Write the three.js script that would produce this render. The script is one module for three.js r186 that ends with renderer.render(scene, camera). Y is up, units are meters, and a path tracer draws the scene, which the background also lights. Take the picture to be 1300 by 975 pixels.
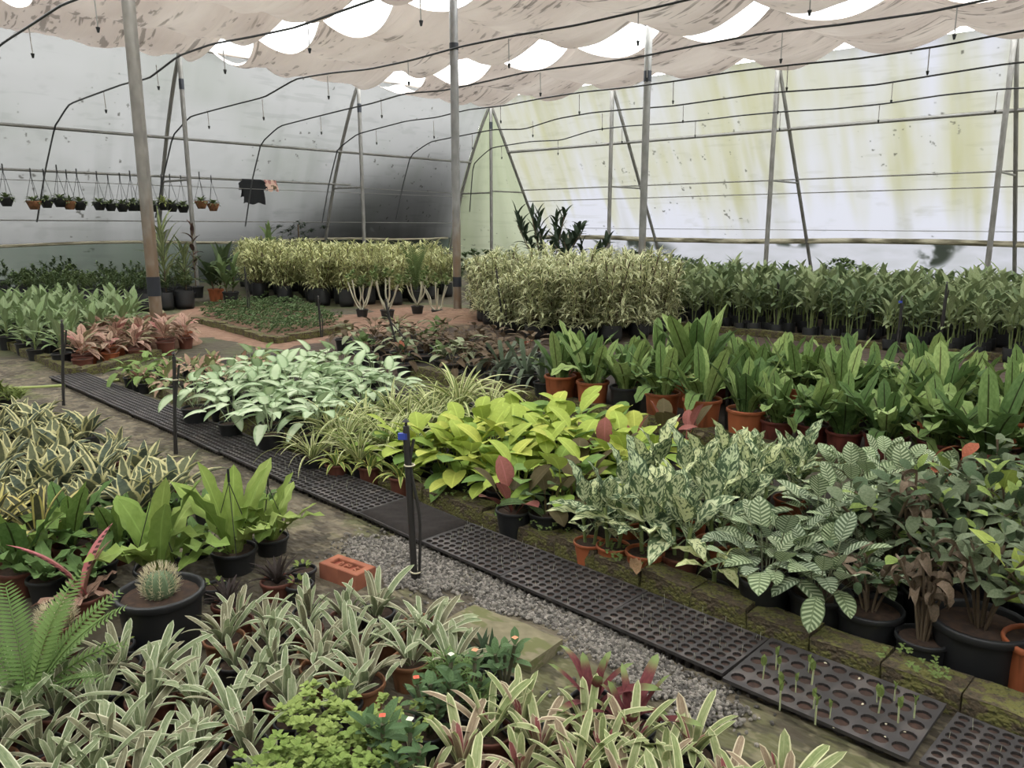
import * as THREE from 'three';
import { mergeGeometries, mergeVertices } from 'three/addons/utils/BufferGeometryUtils.js';

// ---------------------------------------------------------------- camera, sky, exposure
const scene = new THREE.Scene();
const EYE = 1.5, FOCAL = 1000, PITCH = Math.atan(202.5 / FOCAL), YAW = THREE.MathUtils.degToRad(48.4);
const camera = new THREE.PerspectiveCamera(2 * Math.atan(487.5 / FOCAL) * 180 / Math.PI, 4 / 3, 0.05, 400);
camera.position.set(0, EYE, 0);
camera.rotation.order = 'YXZ';
camera.rotation.set(-PITCH, -YAW, 0);
scene.add(camera);

// evenly overcast sky, a little brighter overhead than at the horizon
const skyData = new Float32Array(64 * 32 * 4);
for (let r = 0; r < 32; r++) for (let c = 0; c < 64; c++) {
  const up = Math.sin(((r + 0.5) / 32 - 0.5) * Math.PI), L = up > 0 ? (1 + 2 * up) / 3 : 0.3;
  skyData.set([L * 0.985, L, L * 1.02, 1], (r * 64 + c) * 4);
}
const sky = new THREE.DataTexture(skyData, 64, 32, THREE.RGBAFormat, THREE.FloatType);
sky.mapping = THREE.EquirectangularReflectionMapping; sky.magFilter = sky.minFilter = THREE.LinearFilter; sky.needsUpdate = true;
scene.background = sky; scene.environment = sky;
scene.backgroundIntensity = scene.environmentIntensity = 9.0;

const renderer = new THREE.WebGLRenderer({ antialias: true });
renderer.toneMapping = THREE.LinearToneMapping;
renderer.toneMappingExposure = 1.45;
renderer.shadowMap.enabled = true;

// ---------------------------------------------------------------- helpers
let seed = 12345;
const reseed = (s) => { seed = s | 0; };
function rnd() { seed = (seed + 0x6d2b79f5) | 0; let t = Math.imul(seed ^ (seed >>> 15), 1 | seed); t = (t + Math.imul(t ^ (t >>> 7), 61 | t)) ^ t; return ((t ^ (t >>> 14)) >>> 0) / 4294967296; }
const rr = (a, b) => a + (b - a) * rnd();
const pick = (list) => list[Math.floor(rnd() * list.length) % list.length];
const { clamp, lerp, smoothstep } = THREE.MathUtils;
const TAU = Math.PI * 2;
function hash(x, y) { let h = Math.imul(x | 0, 374761393) + Math.imul(y | 0, 668265263); h = Math.imul(h ^ (h >>> 13), 1274126177); return ((h ^ (h >>> 16)) >>> 0) / 4294967296; }
function vnoise(x, y) { const ix = Math.floor(x), iy = Math.floor(y), fx = x - ix, fy = y - iy, sx = fx * fx * (3 - 2 * fx), sy = fy * fy * (3 - 2 * fy); return lerp(lerp(hash(ix, iy), hash(ix + 1, iy), sx), lerp(hash(ix, iy + 1), hash(ix + 1, iy + 1), sx), sy); }
function fbm(x, y, o = 4) { let s = 0, a = 0.5, n = 0; for (let i = 0; i < o; i++) { s += a * vnoise(x, y); n += a; a *= 0.5; x = x * 2.03 + 17.1; y = y * 2.03 + 9.7; } return s / n; }

// a photo pixel (1300 x 975 frame) gives a direction; where it meets the height y it gives a place on the ground
function ray(u, v) {
  const x = (u - 650) / FOCAL, y = (487.5 - v) / FOCAL, cp = Math.cos(PITCH), sp = Math.sin(PITCH), c = Math.cos(YAW), s = Math.sin(YAW);
  const Y = y * cp - sp, Z = -(y * sp + cp);
  return [x * c - Z * s, Y, x * s + Z * c];
}
function ground(u, v, y = 0) { const d = ray(u, v), t = (y - EYE) / d[1]; return [d[0] * t, d[2] * t]; }
function inside(p, poly) { let k = false; for (let i = 0, j = poly.length - 1; i < poly.length; j = i++) { const a = poly[i], b = poly[j]; if ((a[1] > p[1]) !== (b[1] > p[1]) && p[0] < ((b[0] - a[0]) * (p[1] - a[1])) / (b[1] - a[1]) + a[0]) k = !k; } return k; }
// rows of places inside the patch of ground that a pixel outline at height y encloses
function fill(outline, y, step, jitter = 0.25, stepZ = step) {
  const poly = outline.map(([u, v]) => ground(u, v, y)), xs = poly.map((p) => p[0]), zs = poly.map((p) => p[1]), out = [];
  for (let z = Math.min(...zs), k = 0; z < Math.max(...zs); z += stepZ, k++) for (let x = Math.min(...xs) + (k % 2) * step * 0.5; x < Math.max(...xs); x += step) {
    const p = [x + rr(-jitter, jitter) * step, z + rr(-jitter, jitter) * stepZ];
    if (inside(p, poly)) out.push(p);
  }
  return out;
}

const taken = new Map();
function numbered(name) { const n = taken.get(name) ?? 0; taken.set(name, n + 1); return n ? `${name}_${String(n).padStart(3, '0')}` : name; }
function mesh(name, geometry, material, parent) { const m = new THREE.Mesh(geometry, material); m.name = name; m.castShadow = m.receiveShadow = true; parent.add(m); return m; }
function tag(o, label, category, group) { o.userData.label = label; o.userData.category = category; if (group) o.userData.group = group; return o; }
function thing(name, label, category, [x, y, z] = [0, 0, 0], turn = 0, group) { const g = new THREE.Group(); g.name = numbered(name); g.position.set(x, y, z); g.rotation.y = turn; scene.add(g); return tag(g, label, category, group); }
function structure(name, geometry, material) { const m = mesh(name, geometry, material, scene); m.userData.kind = 'structure'; return m; }
// a copy of a prototype (which itself is never in the scene) with all its parts
function put(proto, x, z, { y = 0, turn = rnd() * TAU, s = 1, label, group, category } = {}) {
  const c = proto.clone(); c.name = numbered(proto.name); c.position.set(x, y, z); c.rotation.y = turn; c.scale.setScalar(s); scene.add(c);
  if (label) c.userData.label = label; if (group) c.userData.group = group; if (category) c.userData.category = category;
  return c;
}
function proto(name, label, category, group) { const g = new THREE.Group(); g.name = name; return tag(g, label, category, group); }

const rgb = (r, g, b) => new THREE.Color().setRGB(r / 255, g / 255, b / 255, THREE.SRGBColorSpace);
function texture(w, h, fn, srgb = true) {
  const d = new Uint8Array(w * h * 4);
  for (let y = 0; y < h; y++) for (let x = 0; x < w; x++) { const c = fn((x + 0.5) / w, (y + 0.5) / h, x, y), i = (y * w + x) * 4; if (typeof c === 'number') { d[i] = d[i + 1] = d[i + 2] = clamp(c, 0, 1) * 255; } else { d[i] = clamp(c[0], 0, 255); d[i + 1] = clamp(c[1], 0, 255); d[i + 2] = clamp(c[2], 0, 255); } d[i + 3] = 255; }
  const t = new THREE.DataTexture(d, w, h); if (srgb) t.colorSpace = THREE.SRGBColorSpace; t.magFilter = THREE.LinearFilter; t.minFilter = THREE.LinearFilter; t.wrapS = t.wrapT = THREE.RepeatWrapping; t.needsUpdate = true; return t;
}
const mute = (c, k = 0.16) => { const l = c[0] * 0.3 + c[1] * 0.59 + c[2] * 0.11; return [lerp(c[0], l, k), lerp(c[1], l, k), lerp(c[2], l, k)]; };
const mix3 = (a, b, k) => [lerp(a[0], b[0], k), lerp(a[1], b[1], k), lerp(a[2], b[2], k)];
const std = (o) => new THREE.MeshStandardMaterial({ roughness: 0.7, ...o });

// a tube along points
function tube(points, r, sides = 6, segs) { const c = points.length === 2 ? new THREE.LineCurve3(new THREE.Vector3(...points[0]), new THREE.Vector3(...points[1])) : new THREE.CatmullRomCurve3(points.map((p) => new THREE.Vector3(...p)), false, 'catmullrom', 0.25); return new THREE.TubeGeometry(c, segs ?? (points.length === 2 ? 1 : points.length * 4), r, sides, false); }
function cyl(r0, r1, h, sides = 12, y = 0) { const g = new THREE.CylinderGeometry(r1, r0, h, sides); g.translate(0, y + h / 2, 0); return g; }
function rod(a, b, r, sides = 8) { const A = new THREE.Vector3(...a), B = new THREE.Vector3(...b), d = B.clone().sub(A), g = new THREE.CylinderGeometry(r, r, d.length(), sides); g.translate(0, d.length() / 2, 0); g.applyQuaternion(new THREE.Quaternion().setFromUnitVectors(new THREE.Vector3(0, 1, 0), d.normalize())); g.translate(...a); return g; }
// a sheet from a function of (u, v) in 0..1 giving position; uv in metres from uvf
function sheet(nu, nv, f, uvf) {
  const p = [], uv = [], ix = [];
  for (let j = 0; j <= nv; j++) for (let i = 0; i <= nu; i++) { const q = f(i / nu, j / nv); p.push(...q); uv.push(...(uvf ? uvf(i / nu, j / nv, q) : [i / nu, j / nv])); }
  for (let j = 0; j < nv; j++) for (let i = 0; i < nu; i++) { const a = j * (nu + 1) + i, b = a + 1, c = a + nu + 1, d = c + 1; ix.push(a, b, d, a, d, c); }
  const g = new THREE.BufferGeometry(); g.setAttribute('position', new THREE.Float32BufferAttribute(p, 3)); g.setAttribute('uv', new THREE.Float32BufferAttribute(uv, 2)); g.setIndex(ix); g.computeVertexNormals(); return g;
}
const join = (list) => mergeGeometries(list.map((g) => { const n = g.index ? g.toNonIndexed() : g; for (const k of Object.keys(n.attributes)) if (!['position', 'normal', 'uv'].includes(k)) n.deleteAttribute(k); return n; }));
function moved(g, x, y, z, turn = 0, tilt = 0, s = 1) { const m = new THREE.Matrix4().compose(new THREE.Vector3(x, y, z), new THREE.Quaternion().setFromEuler(new THREE.Euler(tilt, turn, 0, 'YXZ')), new THREE.Vector3(s, s, s)); return g.clone().applyMatrix4(m); }

// ---------------------------------------------------------------- the greenhouse shell
const WX = 19, WZ = -17.78, TOP = 5.25, X0 = -5.2, Z0 = 7.2;          // post lines, eaves height, far sides behind the camera
const CURVE = [[0, 2.12], [1.4, 1.75], [2.65, 1.32], [3.6, 0.92], [4.55, 0.45], [5.25, 0.02], [5.4, 0]];
function bow(y) { for (let i = 1; i < CURVE.length; i++) if (y <= CURVE[i][0]) { const [a, p] = CURVE[i - 1], [b, q] = CURVE[i]; return lerp(p, q, (y - a) / (b - a)); } return 0; }
const outL = (y) => WZ - bow(y), outR = (y) => WX + Math.max(0, TOP - y) * 0.6;
const SKIRT = 1.06;

// stains of algae and dirt on the plastic sheeting, in metres along and up the wall
function stains(W, H, base, algae, dirt, how, w = 1024, h = 512) {
  return texture(w, h, (u, v) => {
    const x = u * W, y = v * H;
    const streak = fbm(x * 1.6, y * 0.12, 4), patch = fbm(x * 0.32 + 31, y * 0.35 + 7, 4), fine = fbm(x * 5, y * 0.9, 3);
    let c = mix3(base, algae, clamp(how(x, y, patch, streak), 0, 1) * (0.55 + 0.75 * fine) * 0.85);
    const d = smoothstep(fbm(x * 2.2 + 50, y * 5 + 3, 4), 0.62, 0.8) * 0.1 + smoothstep(streak, 0.55, 0.8) * 0.16 + smoothstep(fbm(x * 0.8, y * 9, 3), 0.66, 0.74) * 0.1;
    const bit = smoothstep(fbm(x * 9 + 4, y * 9, 3), 0.77, 0.82) * smoothstep(fbm(x * 0.8 + 2, y * 0.9, 2), 0.5, 0.62);
    return mix3(mix3(c, dirt, clamp(d, 0, 0.6)), [60, 58, 50], bit * 0.55);
  });
}
const film = (map, o = {}) => new THREE.MeshPhysicalMaterial({ map, color: new THREE.Color().setScalar(0.155), roughness: 0.97, transmission: 0.93, thickness: 0, ior: 1.3, specularIntensity: 0.2, side: THREE.DoubleSide, ...o });
const filmWhite = film(stains(24, 6, [206, 206, 203], [178, 182, 172], [112, 116, 110], (x, y, p, s) => smoothstep(p, 0.45, 0.7) * 0.8));
const filmAlgae = film(stains(26, 6, [233, 234, 244], [208, 206, 164], [152, 152, 124], (x, y, p, s) => smoothstep(y + 2.6 * (fbm(x * 2.4 + 11, y * 0.15, 3) - 0.5), 1.5, 2.7) * (0.3 + 1.2 * (s - 0.32) + 1.3 * (p - 0.42)) + 0.3 * (s - 0.5), 1024, 512), { color: new THREE.Color().setScalar(0.145) });
const filmCorner = film(stains(6, 6, [206, 210, 186], [180, 190, 152], [130, 138, 112], (x, y, p, s) => 0.3 + s * 0.6, 256, 256));
const skirtLeft = film(stains(24, 6, [168, 174, 164], [138, 154, 138], [96, 102, 96], (x, y, p, s) => p * 1.2, 512, 256), { });
const skirtRight = film(texture(1024, 128, (u, v) => { const x = u * 26, y = v * 1.3; const m = smoothstep(fbm(x * 0.55 + 3, y * 0.9 + 5, 2), 0.56, 0.68) * smoothstep(fbm(x * 3, y * 3, 4), 0.36, 0.62) * smoothstep(y, 0.15, 0.55); return mix3(mix3([222, 222, 232], [196, 198, 200], fbm(x * 2, y * 6, 3)), [52, 58, 48], m * 0.92); }));
const wrinkle = (a, b) => 0.03 * (fbm(a * 0.7, b * 0.5 + 9, 3) - 0.5) + 0.012 * (fbm(a * 3, b * 0.5, 2) - 0.5);

const upL = sheet(150, 40, (u, v) => { const x = lerp(X0, WX, u), y = lerp(SKIRT, TOP + 0.12, v); return [x, y, outL(y) - 0.05 + wrinkle(x, y)]; }, (u, v, q) => [q[0] / 24, q[1] / 6]);
structure('wall_left', upL, filmWhite);
const upR = sheet(170, 40, (u, v) => { const z = lerp(WZ, Z0, u), y = lerp(SKIRT, TOP + 0.12, v); return [outR(y) + 0.05 + wrinkle(z + 40, y), y, z]; }, (u, v, q) => [(q[2] - WZ) / 26, q[1] / 6]);
structure('wall_right', upR, filmAlgae);
const upC = sheet(24, 30, (u, v) => { const y = lerp(0, TOP + 0.12, v), a = u * Math.PI / 2, k = 1 + 0.02 * Math.sin(a * 14); return [WX + (outR(y) - WX + 0.05) * Math.sin(a) * k, y, WZ - (bow(y) + 0.05) * Math.cos(a) * k]; }, (u, v) => [u * 0.6, v]);
structure('wall_corner', upC, filmCorner);
structure('wall_skirt_left', sheet(120, 8, (u, v) => { const x = lerp(X0, WX, u), y = lerp(0, SKIRT + 0.05, v); return [x, y, outL(y) - 0.1 + wrinkle(x + 7, y * 3)]; }, (u, v, q) => [q[0] / 24, q[1] / 6]), skirtLeft);
structure('wall_skirt_right', sheet(140, 8, (u, v) => { const z = lerp(WZ, Z0, u), y = lerp(0, SKIRT + 0.05, v); return [outR(y) + 0.1 + wrinkle(z, y * 3), y, z]; }, (u, v, q) => [(q[2] - WZ) / 26, q[1] / 1.3]), skirtRight);
structure('wall_front', sheet(60, 12, (u, v) => { const x = lerp(X0, WX + 0.1, u), y = lerp(0, TOP + 0.1, v); return [x, y, Z0]; }, (u, v, q) => [q[0] / 24, q[1] / 6]), filmWhite);
structure('wall_back', sheet(60, 12, (u, v) => { const z = lerp(outL(1), Z0, u), y = lerp(0, TOP + 0.1, v); return [X0, y, z]; }, (u, v, q) => [q[2] / 24, q[1] / 6]), filmWhite);
// rolled lower edge of the sheeting
const rollMat = std({ color: rgb(196, 192, 178), roughness: 0.85, map: texture(256, 32, (u, v) => mix3([230, 226, 212], [120, 116, 98], smoothstep(fbm(u * 60, v * 5, 4), 0.4, 0.75))) });
const sagR = (z) => SKIRT + 0.03 * Math.sin(z * 0.7) + 0.035 * fbm(z * 0.6, 4, 2);
{ const pts = []; for (let z = WZ; z <= Z0; z += 0.4) pts.push([outR(SKIRT) - 0.02, sagR(z) - 0.02, z]); const r = mesh('rolled_curtain', tube(pts, 0.07, 8, 160), rollMat, scene); r.name = 'rolled_curtain'; tag(r, 'rolled lower hem of the algae-stained plastic side wall', 'curtain roll'); taken.set('rolled_curtain', 1); }
{ const pts = []; for (let x = X0; x <= WX; x += 0.4) pts.push([x, SKIRT + 0.03 * Math.sin(x), outL(SKIRT) + 0.02]); const r = mesh(numbered('rolled_curtain'), tube(pts, 0.035, 8, 120), rollMat, scene); tag(r, 'thin rolled hem of the grey plastic wall below the hanging pots', 'curtain roll'); }

// arched roof of clear sheeting over four bays, gutters between them
const BAYS = [-5.2, -0.4, 4.35, 9.15, 14.0, 19.0];
const roofFilm = new THREE.MeshPhysicalMaterial({ color: rgb(246, 247, 246), roughness: 0.55, transmission: 0.95, thickness: 0, ior: 1.3, specularIntensity: 0.2, side: THREE.DoubleSide });
structure('ceiling', join(BAYS.slice(1).map((b, k) => { const a = BAYS[k]; return sheet(16, 2, (u, v) => [lerp(a, b, u), TOP + 0.3 + 1.5 * Math.sin(Math.PI * u), lerp(WZ, Z0, v)]); })), roofFilm);
structure('ceiling_gable', join(BAYS.slice(1).flatMap((b, k) => { const a = BAYS[k]; return [WZ, Z0].map((z) => sheet(16, 2, (u, v) => [lerp(a, b, u), TOP + 0.05 + v * (0.25 + 1.5 * Math.sin(Math.PI * u)), z])); })), roofFilm);

// steel
const galv = (r, g, b, rust = 0, L = 6) => { const n = 256; return std({ metalness: 0.35, roughness: 0.55, map: texture(32, n, (u, v) => { const s = fbm(u * 6, v * 40, 4), k = rust ? smoothstep(rust - v * L + 1.4 * (fbm(u * 4, v * 14, 3) - 0.5), -0.45, 0.45) * (0.25 + 0.75 * s) : 0.12 * s; return mix3(mix3([r, g, b], [r * 0.72, g * 0.72, b * 0.72], s), [122, 98, 74], clamp(k, 0, 1)); }) }); };
const steel = galv(150, 150, 146);
const tape = std({ color: rgb(34, 38, 46), roughness: 0.6 });
function pole(x, z, r, h, mat, label, tapes = [], lean = [0, 0]) {
  const t = thing('support_pole', label, 'pole', [x, 0, z]);
  mesh('shaft', rod([0, -0.05, 0], [lean[0], h, lean[1]], r, 14), mat, t);
  for (const [y, hh] of tapes) mesh('tape_band', rod([lean[0] * y / h, y, lean[1] * y / h], [lean[0] * (y + hh) / h, y + hh, lean[1] * (y + hh) / h], r + 0.006, 14), tape, t);
  mesh('top_bracket', (() => { const g = new THREE.BoxGeometry(0.16, 0.06, 0.22); g.translate(lean[0], h + 0.02, lean[1]); return g; })(), steel, t);
  return t;
}
pole(4.44, -9.95, 0.076, 5.35, galv(158, 154, 146, 1.9, 5.4), 'galvanized pole with black tape low down, footed in a reddish earth mound by pink-leaved plants', [[0.62, 0.24]]);
pole(9.12, -9.3, 0.066, 5.35, galv(160, 160, 158, 1.7, 5.4), 'galvanized pole with rusty lower half rising between the two cream-leaved dracaena thickets', [[0.5, 0.16], [4.15, 0.1]]);
pole(14.0, -8.87, 0.072, 5.3, galv(158, 158, 154, 1.2, 5.4), 'galvanized pole standing at the end of the dense dark green seedling bed', [[0.75, 0.1], [4.25, 0.2]]);
const posts = [];
for (const [x, z, lab] of [[8.95, WZ, 'wall post beside the hanging pots with a curved brace behind'], [13.86, WZ, 'wall post beside the hanging black shirt'], [WX, WZ + 0.02, 'post in the greenish corner of the sheeting']]) posts.push(pole(x, z, 0.05, 5.25, steel, lab, [[4.45, 0.22]]));
for (const [z, lab] of [[-13.16, 'wall post beside the tall dark leafy shrub in the corner'], [-8.43, 'wall post with a straight brace, between two mould patches'], [-3.6, 'wall post beside the dark spiky plant']]) posts.push(pole(WX, z, 0.055, 5.25, steel, lab));
// braces and spacer bars
function bar(name, label, category, geometry, mat) { const m = mesh(numbered(name), geometry, mat, scene); return tag(m, label, category); }
for (const [x, lab] of [[8.95, 'curved steel brace behind the post near the hanging pots'], [13.86, 'curved steel brace by the clothes hung on the rail'], [WX, 'curved steel brace at the dark side of the greenish corner']]) {
  const p = []; for (let y = 5.2; y > -0.1; y -= 0.5) p.push([x, y, outL(y) + 0.05]); p.push([x, -0.02, outL(0) + 0.05]);
  bar('wall_brace', lab, 'brace', tube(p, 0.045, 8, 30), steel);
  bar('spacer_bar', 'spacer bar to the ' + lab.replace('steel ', ''), 'bar', rod([x, 2.5, outL(2.5) + 0.05], [x, 2.5, WZ], 0.025), steel);
}
for (const [z, lab] of [[WZ, 'straight steel brace on the bright side of the greenish corner'], [-13.16, 'straight slanting brace next to the tall corner shrub'], [-8.43, 'straight slanting brace between two dark mould patches'], [-3.6, 'slanting brace behind the dark spiky plant']]) {
  bar('wall_brace', lab, 'brace', rod([outR(5.2) - 0.05, 5.2, z + 0.03], [outR(0) - 0.05, -0.02, z + 0.03], 0.045, 10), steel);
  bar('spacer_bar', 'spacer bar to the ' + lab.replace('straight ', '').replace('slanting ', ''), 'bar', rod([outR(2.55) - 0.05, 2.55, z + 0.03], [WX, 2.55, z + 0.03], 0.024), steel);
}
// rails along the walls
bar('wall_rail', 'upper horizontal rail along the grey plastic wall', 'rail', rod([X0, 3.48, outL(3.45) + 0.1], [WX, 3.48, outL(3.45) + 0.1], 0.034), steel);
bar('wall_rail', 'middle horizontal rail carrying the black shirt', 'rail', rod([X0, 2.62, outL(2.6) + 0.1], [14.4, 2.62, outL(2.6) + 0.1], 0.028), steel);
bar('wall_wire', 'thin black wire along the grey wall just below the hanging pots', 'wire', rod([X0, 1.62, outL(1.62) + 0.08], [WX, 1.55, outL(1.55) + 0.08], 0.012), steel);
bar('wall_wire', 'thin wire along the grey wall right of the shirt rail', 'wire', rod([14.0, 2.55, outL(2.55) + 0.06], [WX, 2.5, outL(2.5) + 0.06], 0.01), steel);
bar('wall_rail', 'thick upper rail along the algae-stained wall', 'rail', rod([outR(3.75) - 0.1, 3.8, WZ], [outR(3.75) - 0.1, 3.84, Z0], 0.042), steel);
bar('wall_wire', 'thin rail across the algae-stained wall at mid height', 'wire', rod([outR(2.62) - 0.1, 2.62, WZ], [outR(2.62) - 0.1, 2.66, Z0], 0.018), steel);
bar('wall_wire', 'lowest thin wire across the algae-stained wall', 'wire', rod([outR(2.3) - 0.08, 2.26, WZ], [outR(2.3) - 0.08, 2.36, Z0], 0.013), steel);
bar('wall_wire', 'faint wire across the bluish lower part of the stained wall', 'wire', rod([outR(1.4) - 0.02, 1.38, WZ + 2], [outR(1.3) - 0.02, 1.3, Z0], 0.008), steel);
// eaves and gutters
for (const x of BAYS.slice(2)) bar('gutter_beam', `steel gutter beam ${x > 18 ? 'along the top of the algae-stained wall' : x > 13 ? 'over the gap beside the dark seedling bed pole' : x > 8 ? 'over the gap above the two-tone rusty pole' : 'over the pole in the earth mound'}`, 'beam', (() => { const g = new THREE.BoxGeometry(0.1, 0.06, Z0 - WZ); g.translate(x, TOP + 0.32, (Z0 + WZ) / 2); return g; })(), steel);
bar('eaves_beam', 'steel tube along the top of the grey plastic wall', 'beam', rod([X0, TOP + 0.1, WZ], [WX, TOP + 0.1, WZ], 0.035), steel);

// shade cloth: one long sheet in each bay, sagging between cross wires
const WIRES = [-17.75, -15.8, -13.45, -11.22, -8.9, -6.65, -4.38, -2.15, 0.1, 2.4, 4.6, 6.9];
const clothTex = (s) => texture(768, 1536, (u, v) => {
  const x = u * 5, z = v * 24;
  const mott = fbm(x * 1.1, z * 0.8 + s, 4), sp = smoothstep(fbm(x * 9 + s * 3 + z * 1.5, z * 2.2 + x * 2.2, 4), 0.6, 0.7) * smoothstep(fbm(x * 0.9 + s, z * 0.8, 3), 0.48, 0.6);
  let c = mix3([222, 210, 202], [198, 183, 175], clamp(mott * 1.5 - 0.35, 0, 1));
  const fleck = smoothstep(fbm(x * 9 + 3 * s, z * 5, 3), 0.68, 0.76) * smoothstep(mott, 0.42, 0.6);
  return mix3(c, [78, 72, 66], clamp(sp * 0.42 + fleck * 0.4, 0, 0.6));
});
const clothBays = [[-4.9, -0.8, 'shade cloth over the bay behind the near plants'], [-0.1, 4.05, 'shade cloth over the bay nearest the seedling trays'], [4.7, 9.0, 'creamy sagging shade cloth above the pole in the earth mound'], [9.62, 13.62, 'dirt-streaked sagging shade cloth between the two bright roof gaps'], [14.55, 18.35, 'sagging shade cloth along the algae-stained wall']];
const clothMaps = [clothTex(0), clothTex(7.3)], clothBump = texture(256, 512, (u, v) => fbm(u * 42, v * 20 + u * 6, 3), false);
clothBays.forEach(([a, b, label], k) => {
  const m = new THREE.MeshPhysicalMaterial({ map: clothMaps[k % 2], roughness: 0.98, transmission: 0.075, thickness: 0, specularIntensity: 0.05, side: THREE.DoubleSide, bumpMap: clothBump, bumpScale: 0.03 });
  const g = sheet(110, 200, (u, v) => {
    const z = lerp(WIRES[0], WIRES[WIRES.length - 1], v); let i = 0; while (i < WIRES.length - 2 && z > WIRES[i + 1]) i++;
    const t = (z - WIRES[i]) / (WIRES[i + 1] - WIRES[i]), sag = 4 * t * (1 - t), x = lerp(a, b, u), e = Math.pow(Math.abs(2 * u - 1), 6);
    const pull = e * 0.22 * sag * (u > 0.5 ? -1 : 1);
    const amt = 0.3 + 0.08 * (hash(i, k) - 0.5) + 0.14 * e;
    const end = Math.exp(-(z - WIRES[0]) * 1.6);
    const y = TOP + 0.12 - amt * sag - 0.1 * Math.sin(Math.PI * u) + (fbm(x * 2.6 + k * 9, z * 0.25 + x * 0.5, 3) - 0.5) * 0.12 * sag + 0.035 * Math.sin(x * 6.5 + z) * sag - end * 0.16 * (0.5 + 0.5 * Math.sin(x * 5.4 + k)) + 0.07 * (fbm(x * 5 + z * 0.9, z * 0.35 + k, 3) - 0.5) * (0.3 + sag) + 0.03 * (fbm(x * 13 + z * 1.5, z * 0.8, 2) - 0.5);
    const close = (k === 3 && u > 0.5 ? 0.34 : k === 2 && u > 0.5 ? 0.2 : 0) * e * smoothstep(z, -9.2, -7.5) * (1 - smoothstep(z, -2, 0));
    return [x + pull + close, y, z - end * 0.1 * Math.sin(x * 5.4 + k)];
  });
  tag(mesh(numbered('shade_cloth'), g, m, scene), label, 'shade cloth');
});
for (const z of WIRES) bar('cloth_wire', 'thin cross wire that carries the shade cloth', 'wire', rod([X0, TOP + 0.15, z], [WX, TOP + 0.15, z], 0.006, 5), steel).userData.group = 'cross wires under the roof';

// overhead irrigation pipes with hanging sprinklers
const pipeMat = std({ color: rgb(40, 42, 42), roughness: 0.5 });
const dropMat = std({ color: rgb(150, 148, 142), roughness: 0.5 });
[[4.2, 'by the grey pole in the earth mound'], [6.53, 'over the hanging pots'], [9.05, 'over the curved brace near the hanging pots'], [11.34, 'over the shirt rail'], [13.69, 'over the second curved brace'], [16.35, 'past the greenish corner'], [18.55, 'closest to the algae-stained wall']].forEach(([x, where], k) => {
  const t = thing('irrigation_pipe', `black overhead irrigation pipe with hanging sprinklers, ${where}`, 'pipe', [x, 0, 0]);
  const hy = k === 6 ? -0.08 : 0, pts = [];
  if (k < 6) { pts.push([-0.5, 1.45 + (k % 3) * 0.1, -18.75], [-0.24, 2.6, -18.72], [0, 3.5, -18.6], [0.02, 3.62, -18.4], [0, 3.87, -17.65]); } else pts.push([-0.1, 1.9, -18.2], [0, 3.35, -18.1], [0, 3.82, -17.3]);
  for (let z = -15.7 + (k % 2) * 0.5; z < Z0; z += 1.1) { const s = ((z + 20 + k) / 4.4) % 1; pts.push([0, (z < -13.5 ? 4.0 : 4.14) + hy + 0.09 * (Math.abs(s - 0.5) * 2 - 0.5) + 0.02 * Math.sin(z + k), z]); }
  const c = new THREE.CatmullRomCurve3(pts.map((p) => new THREE.Vector3(...p)), false, 'catmullrom', 0.15);
  mesh('pipe', new THREE.TubeGeometry(c, 120, 0.017, 6), pipeMat, t);
  for (let z = -16.9 + (k % 2) * 0.9; z < 3; z += 2.2) {
    const y = (z < -14.6 ? 3.95 : 4.13) + hy, d = mesh('dropper', rod([0, y, z], [0.01, y - 0.34, z], 0.008, 5), dropMat, t);
    mesh('nozzle', cyl(0.012, 0.026, 0.06, 6, 0).translate(0.01, y - 0.4, z), pipeMat, d);
  }
});

// ---------------------------------------------------------------- ground
const kerbX = (z) => 2.5 - 0.072 * z, kerb2X = (z) => 4.62 - 0.082 * z;     // front faces of the two mossy brick kerbs
const reds = [[[236, 392], [300, 378], [420, 400], [470, 395], [600, 395], [640, 412], [520, 420], [440, 425], [400, 436], [360, 446], [260, 430], [150, 432], [180, 405]], [[640, 420], [560, 410], [420, 385], [480, 380], [660, 402]]].map((l) => l.map(([u, v]) => ground(u, v)));
const floorTex = texture(2048, 2048, (u, v) => {
  const x = lerp(-8, 26, u), z = lerp(-24, 10, v);
  const n = fbm(x * 1.3, z * 1.3, 5), f = fbm(x * 14, z * 14, 3), q = [x + (fbm(x * 1.2, z * 1.2 + 40, 3) - 0.5) * 0.8, z + (fbm(x * 1.2 + 80, z * 1.2, 3) - 0.5) * 0.8];
  let c = mix3([92, 84, 66], [62, 58, 46], f);
  c = mix3(c, [78, 84, 50], smoothstep(n, 0.42, 0.62) * 0.75);
  if (reds.some((p) => inside(q, p))) c = mix3(mix3([150, 118, 96], [116, 88, 70], f), [96, 84, 62], smoothstep(n, 0.52, 0.7) * 0.6);
  else if (q[0] > kerb2X(q[1]) && q[0] < 13 && q[1] > -9) c = mix3([84, 66, 50], [50, 42, 34], f);
  else if (q[0] > kerbX(q[1]) && q[0] < kerb2X(q[1]) - 0.45 && q[1] > -8) c = mix3([52, 44, 36], [34, 30, 25], f);
  return c;
});
const floorMat = std({ map: floorTex, roughness: 0.95, bumpMap: texture(512, 512, (u, v) => fbm(u * 40, v * 40, 4), false), bumpScale: 0.02 });
floorMat.bumpMap.repeat.set(12, 12);
{ const g = sheet(2, 2, (u, v) => [lerp(-8, 26, u), 0, lerp(10, -24, v)], (u, v) => [u, 1 - v]); structure('floor', g, floorMat); }
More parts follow.
